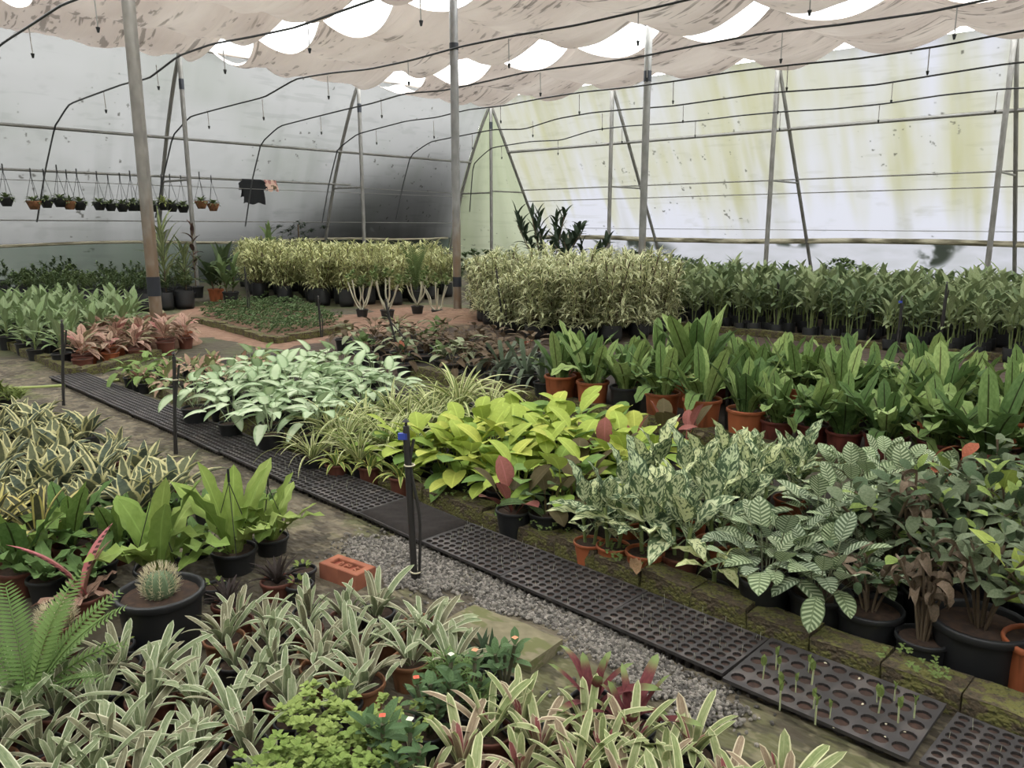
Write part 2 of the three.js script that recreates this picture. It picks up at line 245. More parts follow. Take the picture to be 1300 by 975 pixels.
structure('ground_outside', sheet(2, 2, (u, v) => [lerp(-70, 90, u), -0.06, lerp(80, -90, v)]), std({ color: rgb(122, 120, 92), roughness: 1 }));

// the trodden path with the seed trays, uneven and mossy
const pathTex = texture(768, 2048, (u, v) => {
  const x = u * 2.2, z = v * 11, n = fbm(x * 2, z * 2, 5), f = fbm(x * 26, z * 26, 3), m = fbm(x * 3.4 + 9, z * 3.4, 4);
  let c = mix3([122, 112, 92], [76, 69, 56], f * 0.9);
  c = mix3(c, [92, 94, 58], smoothstep(m, 0.5, 0.68) * 0.7);
  c = mix3(c, [58, 52, 42], smoothstep(n, 0.5, 0.66) * 0.6);
  c = mix3(c, [54, 48, 38], smoothstep(fbm(x * 11 + 5, z * 11, 4), 0.54, 0.66) * 0.55);
  c = mix3(c, [146, 136, 112], smoothstep(fbm(x * 16 + 30, z * 16, 3), 0.62, 0.72) * 0.5);
  return c;
});
const pathBump = texture(512, 1024, (u, v) => fbm(u * 60, v * 260, 4), false);
{ const g = sheet(44, 180, (u, v) => { const z = lerp(0.9, -10, v), x = lerp(1.2, kerbX(z) + 0.04, u); return [x, 0.008 + 0.03 * fbm(x * 4, z * 4, 4) * Math.sin(Math.PI * clamp(u, 0, 1)), z]; }, (u, v) => [u, v]); structure('floor_path', g, std({ map: pathTex, roughness: 0.95, bumpMap: pathBump, bumpScale: 0.03 })); }
// low bed soil slabs behind the kerbs
const soilTex = texture(512, 512, (u, v) => { const f = fbm(u * 60, v * 60, 4); return mix3([58, 48, 38], [26, 22, 18], f); });
soilTex.repeat.set(6, 12);
const soilBed = std({ map: soilTex, roughness: 1 });
structure('floor_bed', sheet(8, 30, (u, v) => { const z = lerp(0.9, -8.2, v); return [lerp(kerbX(z) + 0.1, kerb2X(z) - 0.4, u), 0.03 + 0.015 * fbm(u * 9, v * 40, 3), z]; }), soilBed);
structure('floor_bed_far', sheet(8, 30, (u, v) => { const z = lerp(0.9, -6.2, v); return [lerp(kerb2X(z) + 0.1, 7.0, u), 0.06 + 0.015 * fbm(u * 9, v * 40, 3), z]; }), soilBed);

// crushed stone beside the trays
{
  reseed(77);
  const stone = new THREE.IcosahedronGeometry(1, 0), poly = [[452, 690], [545, 696], [640, 745], [760, 792], [915, 872], [948, 905], [880, 925], [790, 880], [700, 810], [600, 770], [490, 745], [470, 735], [425, 700]].map(([u, v]) => ground(u, v));
  const spots = []; while (spots.length < 10500) { const p = [rr(1.4, 2.6), rr(-3.8, -0.4)], w = 0.12 + 0.75 * rnd() * rnd(); if (inside([p[0] + (fbm(p[0] * 9, p[1] * 9, 3) - 0.5) * w + rr(-0.1, 0.1) * w, p[1] + rr(-0.2, 0.2) * w], poly)) spots.push(p); }
  const g = new THREE.InstancedMesh(stone, std({ color: 0xffffff, roughness: 0.95 }), spots.length), m = new THREE.Matrix4(), q = new THREE.Quaternion(), e = new THREE.Euler();
  spots.forEach(([x, z], i) => { const s = rr(0.004, 0.0105); q.setFromEuler(e.set(rnd() * 6, rnd() * 6, rnd() * 6)); m.compose(new THREE.Vector3(x, 0.02 + rnd() * 0.01, z), q, new THREE.Vector3(s * rr(0.8, 1.5), s * rr(0.6, 1), s)); g.setMatrixAt(i, m); const k = rr(0.5, 1); g.setColorAt(i, rgb(150 * k, 144 * k, 134 * k)); });
  g.name = 'gravel'; g.userData.kind = 'stuff'; tag(g, 'patch of grey crushed stone beside the seed trays', 'gravel'); g.castShadow = g.receiveShadow = true; scene.add(g);
}

// mossy brick kerbs, every brick its own piece
const brickBump = texture(128, 64, (u, v) => fbm(u * 24, v * 12, 4), false);
const mossBrick = [0, 1, 2].map((k) => std({ roughness: 0.95, map: texture(128, 64, (u, v) => { const a = fbm(u * 8 + k * 5, v * 5 + k, 4), b = fbm(u * 30, v * 18 + k * 7, 3); let c = mix3([98, 84, 62], [60, 53, 42], b); c = mix3(c, [104, 104, 52], smoothstep(a, 0.34 + 0.04 * k, 0.56) * 0.85); return mix3(c, [46, 44, 30], smoothstep(b, 0.6, 0.8) * 0.7); }), bumpMap: brickBump, bumpScale: 0.012 }));
const lumpy = (w, h, d, k) => { const g = new THREE.BoxGeometry(w, h, d, 5, 2, 2), p = g.attributes.position; for (let i = 0; i < p.count; i++) { const x = p.getX(i), y = p.getY(i), z = p.getZ(i), e = (Math.abs(x) > w * 0.45) + (Math.abs(y) > h * 0.45) + (Math.abs(z) > d * 0.45), s = e > 1 ? 0.93 : 1; p.setXYZ(i, x * (e > 1 ? 0.985 : 1) + 0.006 * (fbm(z * 30 + k, y * 30, 2) - 0.5), y * s + 0.014 * (fbm(x * 14 + k * 3, z * 14, 2) - 0.5), z * s + 0.012 * (fbm(x * 12 + k, y * 20 + 5, 2) - 0.5)); } g.translate(0, h / 2, 0); g.computeVertexNormals(); return mergeVertices(g); };
const brickGeos = [0, 1, 2, 3].map((k) => lumpy(0.237, 0.105, 0.135, k));
function kerb(label, pts, o = {}) {
  const t = thing('brick_kerb', label, 'kerb'); const h = o.h ?? 1;
  for (let i = 1; i < pts.length; i++) { const [ax, az] = pts[i - 1], [bx, bz] = pts[i], L = Math.hypot(bx - ax, bz - az), n = Math.max(1, Math.round(L / 0.24));
    for (let k = 0; k < n; k++) { const s = (k + 0.5) / n, b = mesh('brick', pick(brickGeos), pick(mossBrick), t); b.position.set(lerp(ax, bx, s) + rr(-0.008, 0.008), rr(-0.014, 0.004), lerp(az, bz, s)); b.rotation.set(rr(-0.04, 0.04), Math.atan2(-(bz - az), bx - ax) + rr(-0.03, 0.03), rr(-0.03, 0.03)); b.scale.set(L / n / 0.24, h * rr(0.93, 1.06), 1); } }
  return t;
}
reseed(5);
const lineX = (f, a, b, dx = 0) => [[f(a) + dx, a], [f(b) + dx, b]];
kerb('mossy brick kerb running along the row of seed trays', lineX(kerbX, 0.8, -7.9, 0.07));
kerb('mossy brick kerb in front of the row of orange pots', lineX(kerb2X, 0.8, -6.0, 0.07), { h: 1.1 });
const lk = [[-60, 402], [0, 427], [60, 452], [95, 468]].map(([u, v]) => ground(u, v, 0.1)), lk2 = [[95, 468], [145, 456], [200, 442]].map(([u, v]) => ground(u, v, 0.1));
kerb('mossy kerb round the bed of silvery green and pink plants', [...lk, ...lk2.slice(1)]);
kerb('low kerb round the red-earth bed of tiny dark seedlings', [[248, 408], [300, 422], [348, 436], [400, 428], [445, 418]].map(([u, v]) => ground(u, v)), { h: 0.9 });
kerb('low kerb in front of the dense dark green seedling bed', [[10.35, -6.6], [9.95, 1.2]], { h: 0.9 });
// earth mounds round the pole feet
const earth = std({ roughness: 1, map: texture(256, 128, (u, v) => mix3([164, 134, 112], [116, 92, 74], fbm(u * 26, v * 14, 4))), bumpMap: texture(256, 128, (u, v) => fbm(u * 40, v * 22, 4), false), bumpScale: 0.02 });
for (const [x, z, r, h, lab] of [[4.44, -9.95, 0.52, 0.2, 'round reddish earth mound at the foot of the pole by the pink plants'], [9.12, -9.3, 0.55, 0.14, 'low reddish earth mound at the foot of the pole among dracaenas']]) { const m = mesh(numbered('earth_mound'), sheet(36, 8, (u, v) => { const a = -u * TAU, q = r * (1 - v) * (1 + 0.12 * (fbm(3 + Math.cos(a) * 2, 3 + Math.sin(a) * 2, 2) - 0.5)); return [Math.cos(a) * q, h * Math.pow(Math.sin(v * Math.PI / 2), 0.7) * (0.9 + 0.2 * fbm(u * 9, v * 5, 2)), Math.sin(a) * q]; }), earth, scene); m.position.set(x, 0.004, z); tag(m, lab, 'earth mound'); }
// garden hose
{ const p = [[-30, 499], [0, 494], [60, 491], [120, 486], [160, 481], [198, 476]].map(([u, v]) => { const [x, z] = ground(u, v, 0.03); return [x, 0.03, z]; }); tag(mesh('garden_hose', tube(p, 0.016, 8, 60), std({ color: rgb(150, 162, 92), roughness: 0.5 }), scene), 'pale green garden hose lying across the path end', 'hose'); }

// ---------------------------------------------------------------- plant kit
// a leaf: grows from the origin up and outwards (+z); u runs across, v along; a stalk takes the first part when pet > 0
function leafGeo({ L = 0.3, W = 0.04, a0 = 0.3, a1 = 1.2, prof = (t) => Math.sqrt(Math.max(0, 1 - t ** 4)), segs = 6, fold = 0.25, wave = 0, waves = 3, pet = 0, petW = 0.007, ab = null, twist = 0, across = 2 }) {
  const ts = []; if (pet > 0) ts.push([0, 0], [0.5, 0], [1, 0]); for (let i = pet > 0 ? 0 : 0; i <= segs; i++) ts.push([i / segs, 1]);
  const p = [], uv = [], ix = []; let y = 0, z = 0, last = null, n = 0;
  for (const [t, blade] of ts) {
    const a = blade ? (ab === null ? a0 + (a1 - a0) * (pet ? 0.25 + 0.75 * t : t) : ab + (a1 - ab) * t) : a0 + (ab === null ? (a1 - a0) * 0.25 : 0.15) * t;
    if (last) { const ds = blade === last[1] ? (t - last[0]) * (blade ? L : pet) : 0.001; y += Math.cos(a) * ds; z += Math.sin(a) * ds; }
    const w = blade ? Math.max(W * prof(t), t >= 1 ? 0.0006 : petW * 0.6) : petW, f = blade ? fold : 0, wv = blade ? wave * W * Math.sin(t * TAU * waves) : 0, tw = twist * t * blade;
    for (let k = 0; k <= across; k++) {
      const s = k / across * 2 - 1, lift = Math.abs(s) * w * 0.5 * f + (Math.abs(s) > 0.9 ? wv * s : 0), x = s * w * 0.5;
      const cx = x * Math.cos(tw), cl = lift + x * Math.sin(tw);
      p.push(cx, y + Math.sin(a) * cl, z - Math.cos(a) * cl); uv.push(k / across, blade ? (pet ? 0.08 + 0.92 * t : t) : 0.06 * t);
    }
    if (n) for (let k = 0; k < across; k++) { const A = (n - 1) * (across + 1) + k, B = A + across + 1; ix.push(A, B, A + 1, A + 1, B, B + 1); }
    last = [t, blade]; n++;
  }
  const g = new THREE.BufferGeometry(); g.setAttribute('position', new THREE.Float32BufferAttribute(p, 3)); g.setAttribute('uv', new THREE.Float32BufferAttribute(uv, 2)); g.setIndex(ix); g.computeVertexNormals(); return g;
}
const P = {
  strap: (t) => Math.min(1, 0.62 + 1.2 * t) * Math.sqrt(Math.max(0, 1 - t ** 5)),
  blade: (t) => (0.4 + 0.6 * Math.sin(Math.PI * Math.min(1, t * 0.85 + 0.12))) * Math.sqrt(Math.max(0, 1 - t ** 3)),
  lance: (t) => Math.pow(Math.sin(Math.PI * Math.pow(t, 0.75)), 0.85),
  ovate: (t) => 1.55 * Math.pow(t, 0.42) * Math.pow(1 - t, 0.72),
  oval: (t) => Math.pow(Math.sin(Math.PI * (0.02 + 0.98 * t)), 0.6) * (1.02 - 0.12 * t),
  heart: (t) => 1.45 * Math.pow(t + 0.02, 0.28) * Math.pow(1 - t, 0.75),
  nest: (t) => (0.3 + 0.7 * smoothstep(t, 0, 0.55)) * Math.pow(Math.max(0, 1 - t ** 6), 0.6),
};
const leafMats = [];
function leafMat(fn, o = {}) { const m = new THREE.MeshPhysicalMaterial({ map: texture(o.w ?? 48, o.h ?? 96, (u, v) => mute(fn(Math.abs(u - 0.5) * 2, v, u))), roughness: o.rough ?? 0.95, transmission: o.through ?? 0.2, thickness: 0, clearcoat: o.coat ?? 0.12, clearcoatRoughness: 0.42, specularIntensity: 0.15, side: THREE.DoubleSide }); m.map.wrapS = m.map.wrapT = THREE.ClampToEdgeWrapping; leafMats.push(m); return m; }
const grain = (u, v, k = 0) => fbm(u * 9 + k * 3.7, v * 26 + k, 3);
// one plain leaf colour: shared maps of grain, side veins and midrib, tinted by the material's colour
const plainMaps = {};
function plainMap(rib, veins) { const key = rib + (veins ? 'v' : ''); return plainMaps[key] ??= (() => { const t = texture(64, 128, (uu, v) => { const e = Math.abs(uu - 0.5) * 2, g = grain(uu, v, rib.length); let c = mix3([255, 255, 255], [196, 206, 190], clamp(g * 1.3 - 0.15, 0, 1)); if (veins) c = mix3(c, [206, 218, 196], 0.6 * smoothstep(Math.sin(v * 60 - e * 5), 0.5, 1)); if (rib !== 'none') c = mix3(rib === 'dark' ? [112, 104, 96] : [255, 255, 255], rib === 'light' ? mix3(c, [226, 226, 214], 0.6) : c, smoothstep(e, 0.03, 0.12)); return v < 0.07 ? [216, 212, 200] : c; }); t.wrapS = t.wrapT = THREE.ClampToEdgeWrapping; return t; })(); }
const plainSeen = new Map();
function plain(a, b, rib, o = {}) {
  const kind = !rib ? 'none' : rib[0] + rib[1] + rib[2] > a[0] + a[1] + a[2] ? 'light' : 'dark', key = [a, kind, !!o.veins, o.through].join();
  if (!plainSeen.has(key)) plainSeen.set(key, new THREE.MeshPhysicalMaterial({ color: rgb(...mute(a)), map: plainMap(kind, o.veins), roughness: 0.95, transmission: o.through ?? 0.2, thickness: 0, clearcoat: 0.12, clearcoatRoughness: 0.42, specularIntensity: 0.15, side: THREE.DoubleSide }));
  return plainSeen.get(key);
}

const potMats = { orange: std({ color: rgb(176, 100, 62), roughness: 0.62 }), brown: std({ color: rgb(112, 66, 52), roughness: 0.65 }), maroon: std({ color: rgb(110, 52, 44), roughness: 0.6 }), black: std({ color: rgb(36, 37, 38), roughness: 0.5 }), tan: std({ color: rgb(150, 104, 72), roughness: 0.7 }) };
{ const worn = texture(128, 64, (u, v) => mix3(mix3([255, 255, 255], [216, 210, 204], fbm(u * 14, v * 6, 4)), [150, 150, 140], smoothstep(fbm(u * 7, v * 5, 4), 0.6, 0.78) * 0.8)); for (const k of ['orange', 'brown', 'maroon', 'tan']) potMats[k].map = worn; }
const potSoil = std({ roughness: 1, map: texture(64, 64, (u, v) => mix3([84, 62, 46], [34, 26, 20], fbm(u * 16, v * 16, 4))) });
const potGeos = new Map();
function potGeo(R, H, taper = 0.74, bag = false) {
  const key = [R, H, taper, bag].join(); if (potGeos.has(key)) return potGeos.get(key);
  const rim = bag ? 0.003 : Math.max(0.006, R * 0.07), prof = bag ? [[0.001, 0], [R * 0.9, 0], [R * 1.02, H * 0.3], [R, H * 0.75], [R * 0.97, H], [R * 0.93, H], [R * 0.94, H * 0.85]] : [[0.001, 0], [R * taper, 0], [R * taper + 0.002, 0.004], [R - rim * 1.1, H - rim * 2.6], [R, H - rim * 2.4], [R, H - rim * 0.5], [R - rim * 0.4, H], [R - rim * 1.2, H], [R - rim * 1.5, H - rim], [R * 0.86, H * 0.78]];
  const g = new THREE.LatheGeometry(prof.map(([x, y]) => new THREE.Vector2(x, y)), 20);
  const s = new THREE.CircleGeometry(bag ? R * 0.95 : R * 0.93 - rim, 16); s.rotateX(-Math.PI / 2); s.translate(0, bag ? H * 0.88 : H - rim * 2.2, 0);
  const out = [g, s, bag ? H * 0.88 : H - rim * 2.2]; potGeos.set(key, out); return out;
}
function addPot(t, kind, R, H, o = {}) { const [g, s, y] = potGeo(R, H, o.taper ?? 0.74, o.bag); mesh(o.bag ? 'grow_bag' : 'pot', g, potMats[kind], t); mesh('soil', s, potSoil, t); return y; }
// leaves set round a centre, each a mesh of its own
function rosette(t, geos, mats, n, o = {}) {
  const y = o.y ?? 0;
  for (let i = 0; i < n; i++) {
    const k = n > 1 ? i / (n - 1) : 0, m = mesh(o.name ?? 'leaf', pick(geos), pick(mats), t), az = i * 2.399 + rr(-0.35, 0.35) + (o.az ?? 0), r = (o.r ?? 0.01) * (0.4 + 0.6 * rnd());
    m.rotation.order = 'YXZ'; m.rotation.set(lerp(o.in ?? -0.15, o.out ?? 0.35, k) + rr(-0.1, 0.1), az, rr(-0.12, 0.12));
    m.position.set(Math.sin(az) * r, y + (o.rise ?? 0) * (1 - k), Math.cos(az) * r); m.scale.setScalar(rr(o.s0 ?? 0.8, o.s1 ?? 1.1) * lerp(o.young ?? 0.9, 1, k));
  }
}
// many small leaves joined into one mass
function mass(t, name, list, mat) { const m = mesh(name, join(list), mat, t); m.userData.kind = 'stuff'; return m; }
function whorl(list, geo, n, x, y, z, o = {}) { for (let i = 0; i < n; i++) { const k = n > 1 ? i / (n - 1) : 0; list.push(moved(geo, x, y + (o.rise ?? 0) * (1 - k), z, i * 2.399 + rnd() + (o.az ?? 0), lerp(o.in ?? -0.2, o.out ?? 0.5, k) + rr(-0.15, 0.15), rr(o.s0 ?? 0.75, o.s1 ?? 1.1))); } }

// ---------------------------------------------------------------- near bed: bromeliads and their neighbours
reseed(101);
const bromTex = (a, b, edge, w) => leafMat((e, v, u) => { const g = grain(u, v, a[1]); let c = mix3(a, b, clamp(g * 1.4 - 0.2, 0, 1)); c = mix3(c, mix3(edge, a, 0.45), 0.5 * smoothstep(fbm(u * 14, v * 2, 2), 0.6, 0.72)); return mix3(c, edge, smoothstep(e + 0.12 * (g - 0.5), w, w + 0.1)); }, { through: 0.15 });
const brom = [bromTex([138, 150, 106], [106, 124, 84], [214, 216, 182], 0.76), bromTex([150, 160, 116], [120, 134, 94], [206, 208, 174], 0.78), bromTex([136, 132, 100], [108, 108, 80], [204, 202, 168], 0.76)];
const bromPink = [bromTex([148, 160, 100], [120, 138, 80], [218, 218, 166], 0.7), bromTex([156, 164, 108], [128, 144, 88], [212, 210, 162], 0.72), bromTex([160, 138, 110], [140, 120, 94], [214, 202, 166], 0.68), bromTex([148, 160, 100], [120, 138, 80], [218, 218, 166], 0.72)];
const bromRed = [leafMat((e, v, u) => mix3(mix3([164, 92, 90], [134, 72, 72], grain(u, v)), [200, 170, 150], smoothstep(e, 0.7, 0.85)))];
const bromWine = [leafMat((e, v, u) => mix3(mix3([132, 66, 66], [100, 48, 52], grain(u, v)), [128, 150, 84], smoothstep(v, 0.62, 0.9)))];
const bromGeo = [0, 1, 2, 3, 4].map((k) => leafGeo({ L: [0.19, 0.22, 0.17, 0.21, 0.15][k], W: [0.031, 0.029, 0.033, 0.027, 0.031][k], a0: 0.12, a1: [0.6, 1.05, 0.35, 1.5, 0.8][k], prof: (t) => Math.min(1, 0.66 + 0.9 * t) * Math.sqrt(Math.max(0, 1 - t ** 6)), segs: 10, fold: 0.35, twist: [0, 0.2, -0.15, 0.3, 0][k] }));
const bromProtos = [];
const bromKinds = [['brown', 'variegated bromeliad with cream-edged leaves in a brown plastic pot'], ['black', 'variegated bromeliad with cream-edged leaves in a black plastic pot'], ['tan', 'variegated bromeliad with cream-edged leaves in a pale clay-coloured pot']];
bromKinds.forEach(([pot, label], q) => { for (let v = 0; v < 3; v++) {
  const t = proto('potted_bromeliad', label, 'plant', 'cream-edged bromeliads in ' + pot + ' pots'), y = addPot(t, pot, 0.07 + 0.004 * v, 0.12);
  rosette(t, bromGeo, brom, 11 + v * 2, { y: y - 0.012, r: 0.018, in: -0.18, out: 0.5, young: 0.75, s0: 0.85, s1: 1.2 }); bromProtos.push(t);
} });
const bromField = fill([[-60, 1010], [-20, 880], [70, 862], [150, 815], [250, 815], [268, 760], [330, 778], [420, 752], [470, 762], [545, 770], [560, 792], [600, 830], [520, 860], [420, 885], [360, 930], [330, 1010], [300, 1120], [-60, 1150]], 0.13, 0.138, 0.26, 0.138);
for (const [x, z] of bromField) put(pick(bromProtos), x, z, { s: rr(0.78, 1.0) });
const pinkProtos = [];
for (let v = 0; v < 4; v++) { const t = proto('potted_bromeliad', v % 2 ? 'yellow-green striped bromeliad with a pink heart in a black pot' : 'yellow-green striped bromeliad with a pink heart in a brown pot', 'plant', v % 2 ? 'pink-hearted bromeliads in black pots' : 'pink-hearted bromeliads in brown pots'), y = addPot(t, v % 2 ? 'black' : 'brown', 0.07, 0.12); rosette(t, bromGeo, bromPink, 12 + v, { y: y - 0.012, r: 0.016, in: -0.15, out: 0.5, young: 0.85, s0: 0.85, s1: 1.15 }); rosette(t, [bromGeo[2], bromGeo[4]], bromRed, 3 + (v % 2), { name: 'heart_leaf', y: y + 0.005, r: 0.01, in: -0.1, out: 0.1, s0: 0.5, s1: 0.75, az: 1 }); pinkProtos.push(t); }
for (const [x, z] of fill([[500, 1000], [545, 945], [590, 905], [640, 880], [720, 905], [790, 912], [860, 925], [950, 955], [1010, 1000], [1010, 1080], [900, 1150], [560, 1150], [470, 1080]], 0.12, 0.135, 0.28)) put(pick(pinkProtos), x, z, { s: rr(0.82, 1.02) });
{ const t = proto('potted_bromeliad', 'wine-red bromeliad with green leaf tips beside the gravel', 'plant', 'wine-red bromeliads'), y = addPot(t, 'black', 0.07, 0.11); rosette(t, bromGeo, bromWine, 11, { y: y - 0.01, r: 0.012, in: -0.1, out: 0.6, s0: 0.85, s1: 1.15 }); for (const [u, v] of [[752, 895], [800, 925]]) put(t, ...ground(u, v, 0.1), { s: 1.05 }); }

// snake plants with yellow-edged leaves
const sans = [leafMat((e, v, u) => { const g = grain(u, v, 4); return mix3(mix3([104, 116, 92], [72, 84, 70], clamp(fbm(u * 3, v * 22, 3) * 1.5 - 0.3, 0, 1)), [212, 206, 146], smoothstep(e + 0.16 * (g - 0.5), 0.66, 0.78)); }), leafMat((e, v, u) => { const g = grain(u, v, 9); return mix3(mix3([134, 138, 100], [96, 104, 76], fbm(u * 3, v * 18, 3)), [218, 212, 152], smoothstep(e + 0.2 * (g - 0.5), 0.56, 0.7)); })];
const sansGeo = [0, 1, 2, 3].map((k) => leafGeo({ L: [0.16, 0.19, 0.14, 0.22][k], W: [0.072, 0.062, 0.07, 0.056][k], a0: 0.15, a1: [0.7, 1.0, 1.35, 0.4][k], prof: P.blade, segs: 6, fold: 0.5, twist: [0.3, -0.3, 0.2, 0.1][k] }));
const sansProtos = [0, 1, 2].map((v) => { const t = proto('potted_snake_plant', v === 1 ? 'low snake plant with yellow-edged leaves in a brown pot' : 'low snake plant with yellow-edged leaves in a black pot', 'plant', v === 1 ? 'yellow-edged snake plants in brown pots' : 'yellow-edged snake plants in black pots'), y = addPot(t, v === 1 ? 'brown' : 'black', 0.08, 0.12); rosette(t, sansGeo, sans, 10 + v, { y: y - 0.01, r: 0.03, in: -0.1, out: 0.55, young: 1.05, s0: 0.85, s1: 1.2 }); return t; });
for (const [x, z] of fill([[-60, 660], [-60, 530], [10, 520], [60, 528], [110, 540], [150, 556], [180, 585], [235, 610], [250, 640], [190, 652], [120, 652], [60, 660]], 0.15, 0.2, 0.28)) put(pick(sansProtos), x, z, { s: rr(0.9, 1.2) });
// taller yellow-striped rosettes
const stripe = [leafMat((e, v, u) => mix3(mix3([92, 92, 66], [66, 68, 50], grain(u, v)), [206, 190, 104], smoothstep(e, 0.5, 0.62) * (1 - smoothstep(e, 0.9, 0.98)))), leafMat((e, v, u) => mix3([200, 188, 108], mix3([104, 104, 74], [78, 80, 58], grain(u, v)), smoothstep(e, 0.3, 0.4)))];
{ const gs = [0.9, 1.3, 0.5].map((a) => leafGeo({ L: 0.3, W: 0.05, a0: 0.15, a1: a, prof: P.strap, segs: 7, fold: 0.4 })), t = proto('potted_bromeliad', 'large brownish bromeliad with yellow-striped leaves behind the pink-leaved one', 'plant', 'large yellow-striped bromeliads'), y = addPot(t, 'brown', 0.09, 0.13); rosette(t, gs, stripe, 12, { y, r: 0.02, in: -0.2, out: 0.55 }); for (const [u, v, s] of [[52, 690, 1.05], [-6, 690, 1.1]]) put(t, ...ground(u, v, 0.1), { s }); }
// pale yellow leaves standing up by the small clay bowl
{ const m = [plain([226, 214, 116], [206, 196, 104], null)], gs = [0.3, 0.7].map((a) => leafGeo({ L: 0.15, W: 0.05, a0: 0.1, a1: a, prof: P.blade, segs: 6, fold: 0.4 })), t = proto('potted_snake_plant', 'pale yellow snake plant standing between the yellow-edged ones', 'plant'), y = addPot(t, 'brown', 0.075, 0.11); rosette(t, gs, m, 6, { y, r: 0.02, in: 0, out: 0.4 }); put(t, ...ground(188, 640, 0.12), { s: 1.1 }); }
// light green tuft at the far end
{ const m = plain([146, 160, 84], [116, 136, 64], null), g = leafGeo({ L: 0.09, W: 0.02, a0: 0.2, a1: 1.1, prof: P.oval, segs: 3 }), l = []; for (let i = 0; i < 40; i++) { const a = rnd() * TAU, r = 0.16 * Math.sqrt(rnd()); whorl(l, g, 6, Math.sin(a) * r, 0.1 + 0.1 * (1 - r / 0.16) * rnd(), Math.cos(a) * r); } const t = proto('leafy_tuft', 'light green bushy plant behind the snake plants', 'plant'); addPot(t, 'black', 0.1, 0.12); mass(t, 'foliage', l, m); put(t, ...ground(0, 525), { s: 1.15 }); }

// bright bird's nest ferns
const nestLite = [plain([156, 182, 84], [122, 156, 60], [176, 196, 104], { veins: 60 }), plain([168, 190, 96], [134, 166, 70], [184, 200, 112], { veins: 60 }), plain([140, 170, 78], [108, 144, 56], [160, 184, 96])];
const nestDeep = [plain([112, 146, 72], [84, 120, 52], [60, 70, 36]), plain([98, 132, 66], [74, 108, 48], [52, 58, 30]), plain([130, 160, 78], [100, 134, 56], [70, 84, 40])];
const nestGeo = [0, 1, 2, 3, 4].map((k) => leafGeo({ L: [0.38, 0.42, 0.32, 0.36, 0.28][k], W: [0.105, 0.1, 0.11, 0.09, 0.1][k], a0: 0.12, a1: [0.7, 0.5, 1.2, 1.4, 1.6][k], prof: P.nest, segs: 9, fold: 0.22, wave: [0.1, 0.06, 0.22, 0.16, 0.26][k], waves: 5 }));
const nestSmall = [0, 1, 2].map((v) => { const t = proto('birds_nest_fern', 'bright green bird\'s nest fern with rippled leaves in a black hanging pot', 'fern', 'bright bird\'s nest ferns'), y = addPot(t, 'black', 0.1, 0.12); rosette(t, nestGeo, nestLite, 12 + v, { y: y - 0.01, r: 0.03, in: -0.15, out: 0.5, young: 1.05, s0: 0.85, s1: 1.1 }); const hw = mesh('hanger', join([0, 1, 2].map((i) => rod([0.1 * Math.sin(i * 2.09), 0.12, 0.1 * Math.cos(i * 2.09)], [0, 0.42, 0], 0.0022, 4))), potMats.black, t); mesh('hook', cyl(0.006, 0.006, 0.06, 6, 0.42), potMats.black, hw); return t; });
[[203, 735, 1.0, 0], [298, 712, 1.0, 1], [345, 690, 0.8, 2]].forEach(([u, v, s, k]) => put(nestSmall[k], ...ground(u, v, 0.06), { s, turn: k * 1.3 + 0.4 }));
{ const t = proto('birds_nest_fern', 'mid green bird\'s nest fern with upright leaves in a brown pot', 'fern', 'mid green bird\'s nest ferns'), y = addPot(t, 'brown', 0.1, 0.12); rosette(t, nestGeo.slice(0, 3), [...nestDeep, nestLite[2]], 11, { y, r: 0.03, in: -0.1, out: 0.5 }); for (const [u, v, s] of [[92, 700, 0.85], [28, 735, 0.95], [150, 700, 0.7]]) put(t, ...ground(u, v, 0.06), { s }); }
// lobed young ferns between
{ const m = [plain([112, 146, 82], [82, 116, 60], [130, 160, 96])], gs = [0.9, 1.3].map((a) => leafGeo({ L: 0.16, W: 0.06, a0: 0.2, a1: a, prof: (t) => P.oval(t) * (0.72 + 0.28 * Math.abs(Math.sin(t * 18))), segs: 12, fold: 0.2, wave: 0.1 })), t = proto('lobed_fern', 'small green fern with lobed leaves among the bird\'s nest ferns', 'fern', 'small lobed ferns'), y = addPot(t, 'black', 0.07, 0.1); rosette(t, gs, m, 12, { y, r: 0.02, in: -0.1, out: 0.5 }); for (const [u, v, s] of [[155, 662, 1], [225, 650, 1], [262, 648, 0.9], [335, 640, 0.8], [130, 715, 0.9], [60, 740, 1.1], [250, 690, 0.9], [180, 685, 0.9], [110, 740, 1], [20, 700, 0.9], [300, 668, 0.8]]) put(t, ...ground(u, v, 0.08), { s }); }
